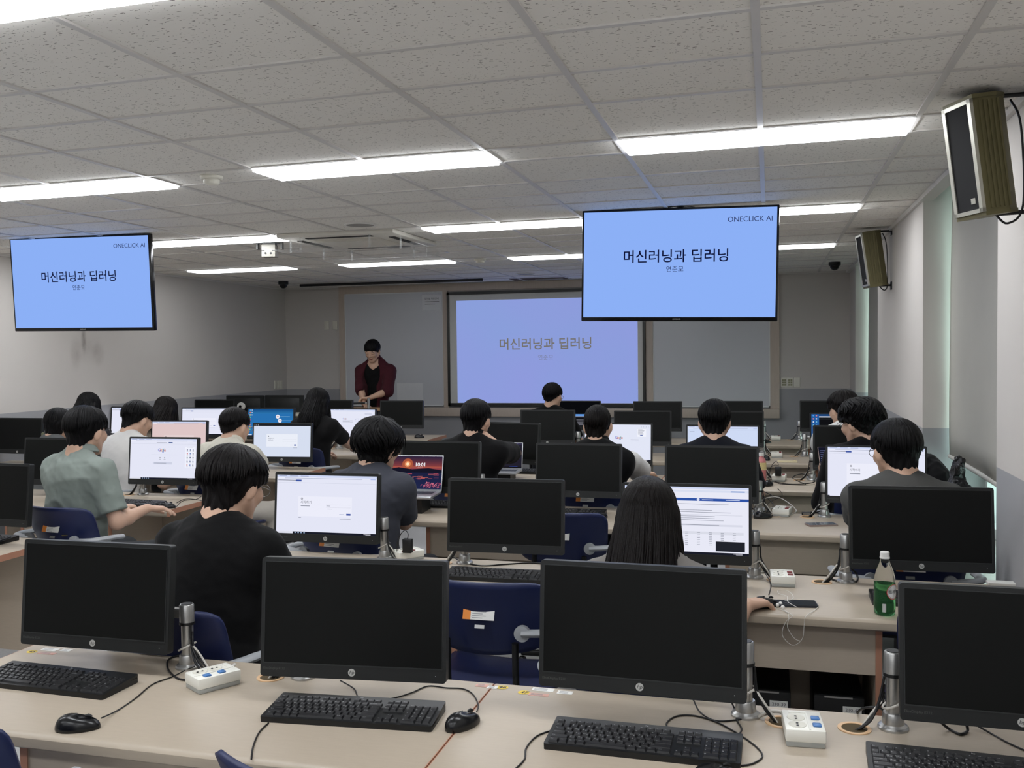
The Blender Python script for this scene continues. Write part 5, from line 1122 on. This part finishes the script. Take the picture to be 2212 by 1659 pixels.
m = MB(); m.tube([(-.30,.0,.055),(-.02,.0,.062)], .012, 10); m.build('boom_arm', blk, t, 50); m = MB(); m.lathe([(.013*math.sin(a),-.013*math.cos(a)) for a in [i*PI/8 for i in range(9)]], 14, (-.025,-.016,.062)); m.build('ball_joint', steel, t, 60)
a, b = aty(497,893,10.06), aty(668,893,10.06); zc = a.z
t = thing('lecture_console', 'low olive-fronted console desk in the far left corner under two dark screens', 'console', ((a.x+b.x)/2,10.06,0)); hw = (b.x-a.x)/2
m = MB(); m.rbox(-hw,hw,0,.5,zc-.03,zc,.005); m.build('top', mat('console_top', (196,192,178), .5, noise=.03), t, 40); m = MB(); m.box(-hw+.01,hw-.01,.02,.48,0,zc-.03); m.build('cabinet', olv, t)
for i, (x0, x1) in enumerate(((495,565),(566,654))):
    q0, q1 = aty(x0,854,10.28), aty(x1,854,10.28); r = mon0.copy(); C.objects.link(r); r.location = ((q0.x+q1.x)/2,10.28+.05*i,q0.z-.155); r.rotation_euler = (0,0,PI+.04); r['label'] = 'dark screen seen from behind on the lecture console, %s' % ('left one' if i == 0 else 'right one'); r['group'] = 'console screens'
    for ch in mon0.children: d = ch.copy(); C.objects.link(d); d.parent = r
    m = MB(); zz = q0.z-.155-zc; m.box(-.10,.10,-.09,.09,-zz-.155+.155,-zz+.012); m.box(-.03,.03,.02,.05,-zz+.012,.0); m.build('stand', blk, r)
q = aty(521,878,10.12); t = thing('webcam', 'small white round webcam on the lecture console', 'webcam', (q.x,10.12,zc))
m = MB(); m.lathe([(0,0),(.03,0),(.03,.006),(.008,.012),(.008,max(.03,q.z-zc-.02)),(0,max(.03,q.z-zc-.02))],16); m.build('foot', wht, t, 40)
m = MB(); T = Matrix.Translation((0,0,q.z-zc)) @ Matrix.Rotation(PI/2,4,'X'); m.lathe([(.0,-.02),(.045,-.02),(.05,0),(.045,.02),(.02,.022),(0,.016)],24,(0,0,0),0,T); m.build('head', wht, t, 50); m = MB(); m.lathe([(0,.016),(.018,.0225),(.018,.024),(0,.026)],16,(0,0,0),0,T); m.build('lens', blk2, t, 50)
# ================================================================ laptops
lap = mat('laptop_silver', (186,188,192), .3, metal=.6, noise=.03); lapk = mat('laptop_keys', (60,64,74), .5, noise=.1)
def laptop(lab, px, py, yy, rz, tilt, w, d, hgt, draw, body):
    p = aty(px,py,yy); t = thing('laptop', lab, 'laptop', p, rz)
    sm = MB(); hh_ = p.z-DZ; sm.add([(-.11,-.20,-hh_),(.11,-.20,-hh_),(.11,-.02,-hh_),(-.11,-.02,-hh_),(-.11,-.20,.002),(.11,-.20,.002),(.11,-.02,.002),(-.11,-.02,.002)], [(0,3,2,1),(4,5,6,7),(0,1,5,4),(1,2,6,5),(2,3,7,6),(3,0,4,7)]); so = sm.build('laptop_stand', blk, None, None, p); so.rotation_euler = (0,0,rz); tag(so, 'low black stand under the '+lab.split(' beside')[0], 'laptop stand')
    m = MB(); m.rbox(-w/2,w/2,-d,0,.004,.017,.004); m.build('base', body, t, 40)
    m = MB()
    for r in range(5):
        for c in range(13): m.box(-w*.43+c*w*.066,-w*.43+c*w*.066+w*.058,-.03-r*.0185-.016,-.03-r*.0185,.017,.0182)
    m.build('keys', lapk, t); m = MB(); m.box(-.052,.052,-d+.012,-d+.078,.017,.0174); m.build('touchpad', body, t)
    l = MB(); T = Matrix.Translation((0,.002,.016)) @ Matrix.Rotation(-tilt,4,'X'); l.rbox(-w/2,w/2,-.003,.004,0,hgt,.002,0,T); lid = l.build('lid', body, t, 40)
    S = Screen(w-.012, hgt-.016, -w/2+.006, hgt-.006, -.0032); draw(S)
    for i in range(len(S.mb.v)): S.mb.v[i] = tuple(T @ Vector(S.mb.v[i]))
    S.mb.build('screen', S.mats, lid); return t
def sunset(S):
    q = random.Random(5); n = 26
    for i in range(n):
        v = i/n; 
        if v < .30: c = (int(48+90*v/.3), int(36+26*v/.3), int(60+4*v/.3))
        elif v < .42: c = (int(170-60*(v-.3)/.12), int(84-40*(v-.3)/.12), 70)
        else: c = (int(26+6*v), int(26+14*v), int(50+28*v))
        S.r(0,v,1,v+1/n,c,0)
    S.disc(.36,.24,.10,(170,86,60),1,24); S.disc(.36,.24,.055,(226,140,90),2,24); S.disc(.36,.24,.028,(255,226,180),3,20)
    S.mb.sheet([(S.x0+u*S.w, S.y-.001, S.z1-v*S.h) for u, v in ((0,.40),(.2,.34),(.45,.40),(.75,.36),(1,.42),(1,.50),(0,.50))], S.mi((22,22,38)))
    for i in range(34):
        u, v = q.uniform(0,.9), q.uniform(.5,.72); w_ = q.uniform(.05,.16); S.r(u,v,min(1,u+w_),v+q.uniform(.006,.016),q.choice([(206,96,92),(186,80,90),(224,120,104),(120,60,84)]),4)
    for i in range(46):
        u, v = q.uniform(.62,.97), q.uniform(.84,.98); S.mb.sheet([(S.x0+(u+a)*S.w,S.y-.0014,S.z1-(v+b)*S.h) for a, b in ((0,0),(.03,-.05-.03*q.random()),(.036,-.045))], S.mi(q.choice([(186,90,120),(210,120,140),(150,60,90)])))
    S.t('10:01',.60,.26,.115,(240,240,244),6,'CENTER',.0008); S.r(.55,.345,.65,.355,(220,220,226),6)
def darkui(S):
    S.r(0,0,1,1,(34,32,44),0); S.r(0,0,1,.07,(50,48,70),1); S.r(.5,.02,.9,.03,(110,106,150),2); S.r(.30,.44,.62,.50,(206,196,236),2); S.r(.34,.465,.52,.478,(120,110,160),3)
    for i in range(6): S.disc(.2+.13*i,.60,.011,((150,150,190),(90,120,220),(190,190,200),(120,120,140),(220,210,120),(140,140,160))[i],2)
    for i in range(5): S.r(.16+.15*i,.66,.24+.15*i,.668,(120,118,134),2)
    S.r(.7,.93,.9,.945,(60,90,200),2); S.r(0,.96,1,1,(16,16,22),2)
laptop('laptop with a sunset lock screen reading 10:01 beside the wavy-haired person', 893, 1066, 5.22, math.radians(4), .30, .345, .235, .212, sunset, lap)
laptop('laptop with a dark purple page beside the person with the raised hand', 1083, 1018, 6.58, math.radians(3), .22, .31, .22, .195, darkui, lap)
# ================================================================ bottles, phones, small things
p = atz(1911,1327,DZ); t = thing('drink_bottle', 'clear bottle half full of green drink with a white cap, second-row window desk', 'bottle', p)
pet = mat('clear_plastic', (250,252,250), .05, trans=1, ior=1.12, noise=.01); grn = mat('green_drink', (120,205,140), .05, trans=.92, ior=1.15, noise=.05)
m = MB(); m.lathe([(0,.002),(.026,.0),(.034,.006),(.0355,.03),(.0345,.075),(.0355,.10),(.0345,.125),(.029,.150),(.0205,.172),(.0145,.188),(.0135,.196),(0,.196)], 32); m.build('bottle', pet, t, 60)
m = MB(); m.lathe([(0,.004),(.025,.003),(.0325,.008),(.034,.03),(.033,.075),(.034,.099),(.034,.108),(0,.108)], 32); m.build('drink', grn, t, 60)
m = MB(); m.lathe([(0,.194),(.0165,.194),(.0165,.199),(.0155,.2),(.0155,.214),(.014,.2165),(0,.2165)], 28); m.build('cap', wht, t, 30)
def wrap_disc(r, R_out, R_in, a0, z0, mi, mb, n=28):
    vs = []; fs = []
    for i in range(n):
        a = 2*PI*i/n
        for rr in (R_in, R_out): u = rr*math.cos(a)/r+a0; vs.append((r*math.cos(u), r*math.sin(u), z0+rr*math.sin(a)))
    for i in range(n): j = (i+1)%n; fs.append((2*i,2*i+1,2*j+1,2*j))
    mb.add(vs, fs, mi)
m = MB(); a0 = -.80; wrap_disc(.0362,.026,.024,a0,.085,1,m); wrap_disc(.0361,.024,.0005,a0,.085,0,m); wrap_disc(.0364,.022,.0212,a0,.085,2,m)
vs, fs = (lambda mb: (mb.v, mb.f))(MB().text('트레비',.014,0,0,0)); m.add([(.0368*math.cos(a0+v[0]/.0368), .0368*math.sin(a0+v[0]/.0368), .085+v[2]) for v in vs], fs, 2)
m.build('round_label', [label, mat('label_red', (186,40,44), .5, noise=.03), ink], t)
m = MB(); a1 = -1.72
for i in range(7): a = a1+(i-3)*.045; m.add([(.0358*math.cos(a+s_*.0225), .0358*math.sin(a+s_*.0225), z) for s_, z in ((-1,.016),(1,.016),(1,.045),(-1,.045))], [(0,1,2,3)], 0 if i % 2 == 0 else 1)
m.build('barcode_label', [label, ink2], t)
p = atz(1645,1041,DZ); t = thing('drink_bottle', 'pink patterned bottle with white cap behind a switched-off monitor, fourth row', 'bottle', p)
m = MB(); m.lathe([(0,0),(.029,.0),(.032,.006),(.032,.13),(.026,.155),(.014,.172),(.014,.180),(0,.18)], 24); m.build('bottle', mat('pink_print', (196,120,120), .35, noise=.45, nscale=45), t, 40)
m = MB(); m.lathe([(0,.179),(.0165,.179),(.0165,.2),(0,.201)], 20); m.build('cap', wht, t, 30); m = MB(); m.lathe([(.0324,.085),(.0326,.085),(.0326,.135),(.0324,.135)], 24); m.build('paper_band', mat('pale_yellow_band', (214,196,140), .6, noise=.2, nscale=60), t)
def phone(px, py, rz, lab, body, scr, case=None):
    p = atz(px,py,DZ+.004); t = thing('smartphone', lab, 'phone', (p.x,p.y,DZ), rz); m = MB(); m.rbox(-.037,.037,-.076,.076,.0005,.0085,.006,0,None,3,2); m.build('body', body, t, 40)
    m = MB(); m.rbox(-.034,.034,-.073,.073,.0083,.0089,.005,0,None,3,2); m.build('screen' if case is None else 'back', scr, t, 40)
    if case is not None: m = MB(); m.rbox(-.032,-.008,.045,.07,.0089,.0105,.003); m.build('camera_block', case, t, 40)
    return t
gscr = mat('phone_glass', (28,34,46), .04, spec=.8, noise=.05); rose = mat('phone_rose_frame', (150,132,126), .3, metal=.5, noise=.03)
phone(1717,1304,math.radians(-82),'dark phone with white earphone cord on the second-row window desk',mat('phone_dark', (40,44,54), .3, noise=.03),gscr)
phone(1774,1133,math.radians(-72),'phone lying face up alone on the third-row window desk',rose,mat('phone_grey_glass', (110,116,124), .06, spec=.8, noise=.03))
phone(1701,997,math.radians(-88),'cream phone lying face down on the fifth-row window desk',mat('phone_cream', (226,214,176), .4, noise=.03),MATS['phone_cream'],MATS['phone_cream'])
t = thing('smartphone', 'upright phone held by the curly-haired person', 'phone', aty(1782,990,6.02), .2); T = Matrix.Rotation(-.5,4,'X'); m = MB(); m.rbox(-.036,.036,-.004,.004,-.075,.075,.004,0,T); m.build('body', rose, t, 40)
S = Screen(.066,.142,-.033,.071,-.0045); S.r(0,0,1,1,(22,24,40),0); lines(S,.12,.15,6,.7,.09,(110,116,160),2)
for i in range(len(S.mb.v)): S.mb.v[i] = tuple(T @ Vector(S.mb.v[i]))
S.mb.build('screen', S.mats, t)
# cords: tubes laid on the desk surface (or hanging in front of it), each one its own thing
def cord(lab, pts, r=.0022, m_=None, n=6, cat='cable', name='cable', z=DZ):
    P3 = [Vector(q) if len(q) == 3 and isinstance(q, Vector) else atz(q[0], q[1], z+r+(q[2] if len(q) > 2 else 0)) for q in pts]
    o = MB().tube(smooth_path(P3, n), r, 6).build(name, m_ or cable, None, 60); return tag(o, lab, cat, 'loose cables')
fr = lambda px, py, y=FY[1]-.008: aty(px, py, y)
ew = mat('white_cord', (222,220,214), .5, noise=.02)
t = thing('earphones', 'white wired earphones tangled round a phone and hanging over the desk edge', 'earphones', atz(1690,1308,DZ)); o0 = Vector(t.location)
m = MB(); PT = [atz(x,y,DZ+.003)-o0 for x, y in ((1672,1312),(1690,1318),(1712,1330))]+[fr(1697,1344)-o0, fr(1690,1372)-o0, fr(1712,1394)-o0, fr(1733,1380)-o0, fr(1737,1350)-o0]+[atz(x,y,DZ+.003)-o0 for x, y in ((1741,1331),(1760,1318),(1766,1310),(1756,1303))]
m.tube(smooth_path(PT,6), .0011, 6); m.build('cord', ew, t, 60)
m = MB(); PT = [atz(x,y,DZ+.003)-o0 for x, y in ((1686,1313),(1700,1322))]+[fr(1704,1335)-o0,fr(1701,1355)-o0,fr(1716,1379)-o0,fr(1730,1385)-o0]; m.tube(smooth_path(PT,6), .0011, 6)
m.tube(smooth_path([atz(x,y,DZ+.012)-o0 for x, y in ((1722,1312),(1702,1300),(1700,1288),(1682,1282),(1682,1275),(1700,1276),(1712,1285),(1712,1294),(1695,1298))],6), .0011, 6); m.build('looped_cord', ew, t, 60)
for i, (x, y) in enumerate(((1679,1307),(1691,1312),(1686,1304))): m = MB(); c = atz(x,y,DZ+.008)-o0; m.lathe([(.0075*math.sin(a),-.0075*math.cos(a)) for a in [j*PI/8 for j in range(9)]], 12, tuple(c)); m.build('earbud', wht, t, 60)
def mouse_cord(match, pts, lift=0):
    o = next(q for q in C.objects if q.get('category') == 'mouse' and match in q['label']); Mi = (Matrix.Translation(o.location) @ Matrix.Rotation(o.rotation_euler.z,4,'Z')).inverted()
    MB().tube(smooth_path([Mi @ atz(x,y,DZ+.0025+(w[0] if w else 0)) for x, y, *w in pts], 6), .0019, 6).build('cord', cable, o, 60)
mouse_cord('left corner', [(219,1551,.01),(255,1534),(293,1508),(330,1478),(372,1462),(402,1447),(420,1440,.02)])
mouse_cord('shiny', [(1030,1537,.012),(1033,1522),(1022,1500),(1000,1488),(965,1486),(925,1482),(890,1496),(850,1508),(800,1513),(775,1507),(765,1488),(735,1470,.01)])
mouse_cord('beside tangled', [(1655,1098,.01),(1662,1085),(1690,1070),(1680,1055)]); mouse_cord('below a black', [(1668,1040,.01),(1690,1046),(1730,1048),(1760,1047)])
cord('black keyboard cord dropping over the front edge left of the second keyboard', [(580,1562),(560,1582),(547,1612),(543,1640)])
cord('black keyboard cord curling left of the third keyboard', [(1195,1577),(1160,1590),(1137,1615),(1133,1640),(1112,1662)])
cord('black cord looping behind and right of the third keyboard', [(1446,1578),(1440,1562),(1462,1547),(1500,1546),(1548,1560),(1592,1584),(1632,1612),(1647,1634),(1625,1650),(1590,1655)])
cord('black cord dipping from the third monitor to the cable hole', [(1498,1512,.02),(1512,1538),(1542,1556),(1585,1556),(1640,1546),(1662,1541)])
cord('black cord hanging from the lower right of the third monitor', [(1580,1516,.02),(1588,1535),(1592,1556),(1602,1575),(1592,1590),(1578,1595)])
cord('thick black cable loop under the monitor at the lower right', [(2032,1560,.02),(2052,1576),(2075,1586),(2090,1578),(2086,1560,.02)], .0035)
cord('thin black cord running right from under the lower right monitor', [(2108,1566,.01),(2140,1584),(2180,1606),(2230,1628)])
cord('black cord looped between power strip and left post, nearest desk', [(408,1469),(385,1466),(364,1448),(362,1428),(378,1418),(400,1414,.01)], .003)
cord('black cord curving out of the right cable hole, nearest desk', [(1852,1540),(1865,1530,.03),(1895,1528,.04),(1918,1540,.01)], .003)
cord('black cable trailing along the back of the second-row desk', [(975,1200,.01),(1000,1214),(1040,1222),(1090,1219),(1140,1216),(1175,1218)], .003)
cord('black cord falling from the second-row hand to the cable hole', [(1661,1285),(1665,1262),(1652,1236,.03),(1640,1215,.06)])
cord('thick black cable coiled below the second-row window monitor', [(1795,1250),(1820,1258),(1850,1256),(1850,1240,.02),(1835,1225,.05)], .004)
cord('pale grey cable arching over the power strip, third-row window desk', [(1640,1092,.01),(1650,1078,.03),(1680,1074,.04),(1708,1090,.02),(1720,1105),(1700,1113),(1668,1111)], .003, cable_w)
cord('tangle of thin black cords on the third-row window desk', [(1625,1098),(1645,1106),(1670,1094),(1660,1078,.02),(1640,1068,.03),(1650,1062,.05),(1675,1075,.03)], .0025)
cord('black cable sprawling across the fourth-row window desk', [(1655,1030),(1680,1042),(1720,1046),(1760,1040),(1735,1024),(1712,1032),(1740,1046)], .003)
cord('black charger cord rising from the fourth-row plug', [(1660,1032),(1661,1015,.03),(1672,1005,.08),(1681,1006,.085)], .0022)
cord('thin cord on the sage-shirted person\'s desk end', [(382,1086),(400,1078),(430,1080),(455,1090,0)], .002); cord('looping cord behind the hand of the sage-shirted person', [(378,1098),(395,1082),(425,1078),(440,1068,.02)], .002)
yb = FY[1]+.595; o = MB().tube(smooth_path([aty(-10,1272,yb), aty(25,1272,yb), aty(45,1258,yb), aty(60,1238,yb), aty(75,1225,yb)],6), .004, 6).build('cable', cable, None, 60); tag(o, 'black cable sagging along the desk panel at the left edge', 'cable', 'loose cables')
p = atz(1742,1113,DZ); t = thing('video_connector', 'black screen plug lying loose on the third-row window desk', 'connector', p, .1); m = MB(); m.rbox(-.024,.024,-.012,.012,0,.018,.003); m.build('plug_body', blk, t, 40); m = MB(); m.box(-.018,.018,-.017,-.012,.004,.014); m.build('plug_face', steel, t); m = MB(); m.tube(smooth_path([(0,.012,.009),(.01,.05,.008),(.06,.08,.004),(.10,.10,.01)],5), .004, 6); m.build('cord', cable, t, 60)
for (px,py_,lab) in ((881,1194,'black square charger plugged into the second-row power strip'),(1681,1028,'black charger plugged into the fourth-row power strip')):
    p = atz(px,py_,DZ+.043); t = thing('charger', lab, 'charger', p); m = MB(); m.rbox(-.021,.021,-.014,.014,.0,.062,.004); m.build('body', blk, t, 40); m = MB(); m.tube(smooth_path([(0,0,.062),(.0,.004,.085),(-.02,.01,.095),(-.05,.01,.05),(-.06,.02,-.03)],5), .002, 6); m.build('cord', cable, t, 60)
p = atz(2163,1264,DZ); tag(MB().rbox(p.x-.05,p.x+.055,p.y-.02,p.y+.03,DZ,DZ+.012,.003).build('cable_cover', wht, None, 40), 'flat white cover plate on the second-row desk by the wall', 'cover plate')
# black jacket and bag on the window sill
s = SDF(.008); w1 = wrinkle(8,.016,.06,.2); s.ell((0,.0,.26),(.11,.19,.27),.05); s.ell((-.03,.12,.38),(.10,.15,.17),.06); s.ell((-.02,-.12,.14),(.11,.14,.16),.05)
o = sdf_obj('jacket', s.run(lambda F_d,X,Y_,Z_: np.maximum(F_d-w1(X,Y_,Z_), .003-Z_)), cloth('black_jacket_cloth', (11,11,13)), None, 1); o.location = (.835,5.36,SILL); tag(o, 'crumpled black jacket heaped on the window sill', 'jacket')
s = SDF(.0055); w2 = wrinkle(9,.020,.025,.07,(1,1,.25)); s.cone((0,0,.08),(0,.0,.36),.10,.078,.04); s.cone((0,0,.36),(.0,.01,.47),.078,.034,.03)
for q_ in range(5): a_ = -1.0+q_*.5; s.cone((0,.01,.47),(.012*(q_%2),.01+.075*math.sin(a_),.475+.075*math.cos(a_*.8)),.026,.020,.012)
o = sdf_obj('plastic_bag', s.run(lambda F_d,X,Y_,Z_: np.maximum(F_d-w2(X,Y_,Z_), .003-Z_)), mat('black_film', (14,14,17), .35, spec=.5, noise=.2, nscale=14, bump=.4, bscale=60), None, 1); o.location = (.905,5.12,SILL); tag(o, 'tied black plastic bag beside the jacket on the window sill', 'bag')
# ---- number stickers and labels on the desks
yel = mat('sticker_yellow', (226,196,60), .5, noise=.03); pinkl = mat('label_faded', (206,160,146), .6, noise=.2, nscale=120)
def desk_sticker(deskkey, num, px, py, labs):
    d = DESK[next(k for k in DESK if deskkey in k and 'nearest row' in k)]; o0 = Vector(d.location); T0 = lambda v: v-o0
    c = T0(atz(px,py,DZ)); M_ = Matrix.Translation(c) @ Matrix.Rotation(-PI/2,4,'X'); m = MB(); m.sheet([(c.x+.017*math.cos(a), c.y+.014*math.sin(a), DZ+.0006) for a in [i*2*PI/24 for i in range(24)]], 0)
    m.text(num, .022, 0, 0, -.0009, 1, M_, 'CENTER', .2, 0, 1, .0006); m.build('number_sticker', [yel, ink], d)
    for (x0,y0,w_,h_,mt) in labs:
        a = T0(atz(x0,y0,DZ)); m = MB(); m.box(a.x,a.x+w_,a.y-h_/2,a.y+h_/2,DZ+.0003,DZ+.0007)
        for i in range(3): m.box(a.x+.006,a.x+w_*.7,a.y-h_*.3+i*h_*.25,a.y-h_*.3+i*h_*.25+h_*.1,DZ+.0007,DZ+.0009,1)
        m.build('paper_label', [mt, ink2], d)
desk_sticker('by the aisle, window', '45', 69, 1408, [(92,1402,.055,.026,label),(84,1410,.06,.018,pinkl),(133,1404,.035,.022,label)])
desk_sticker('by the aisle, window', '46', 1085, 1485, [(1028,1480,.035,.022,pinkl),(1052,1484,.03,.02,label)])
desk_sticker('against the window', '47', 1132, 1496, [(1150,1488,.06,.024,label),(1142,1499,.055,.02,pinkl),(1204,1495,.042,.024,label)])
d = DESK['pale wood computer desk by the aisle, left side of the room, second row']; c = atz(140,1157,DZ)-Vector(d.location); m = MB(); m.sheet([(c.x+.017*math.cos(a), c.y+.014*math.sin(a), DZ+.0006) for a in [i*2*PI/24 for i in range(24)]]); m.build('number_sticker', yel, d)
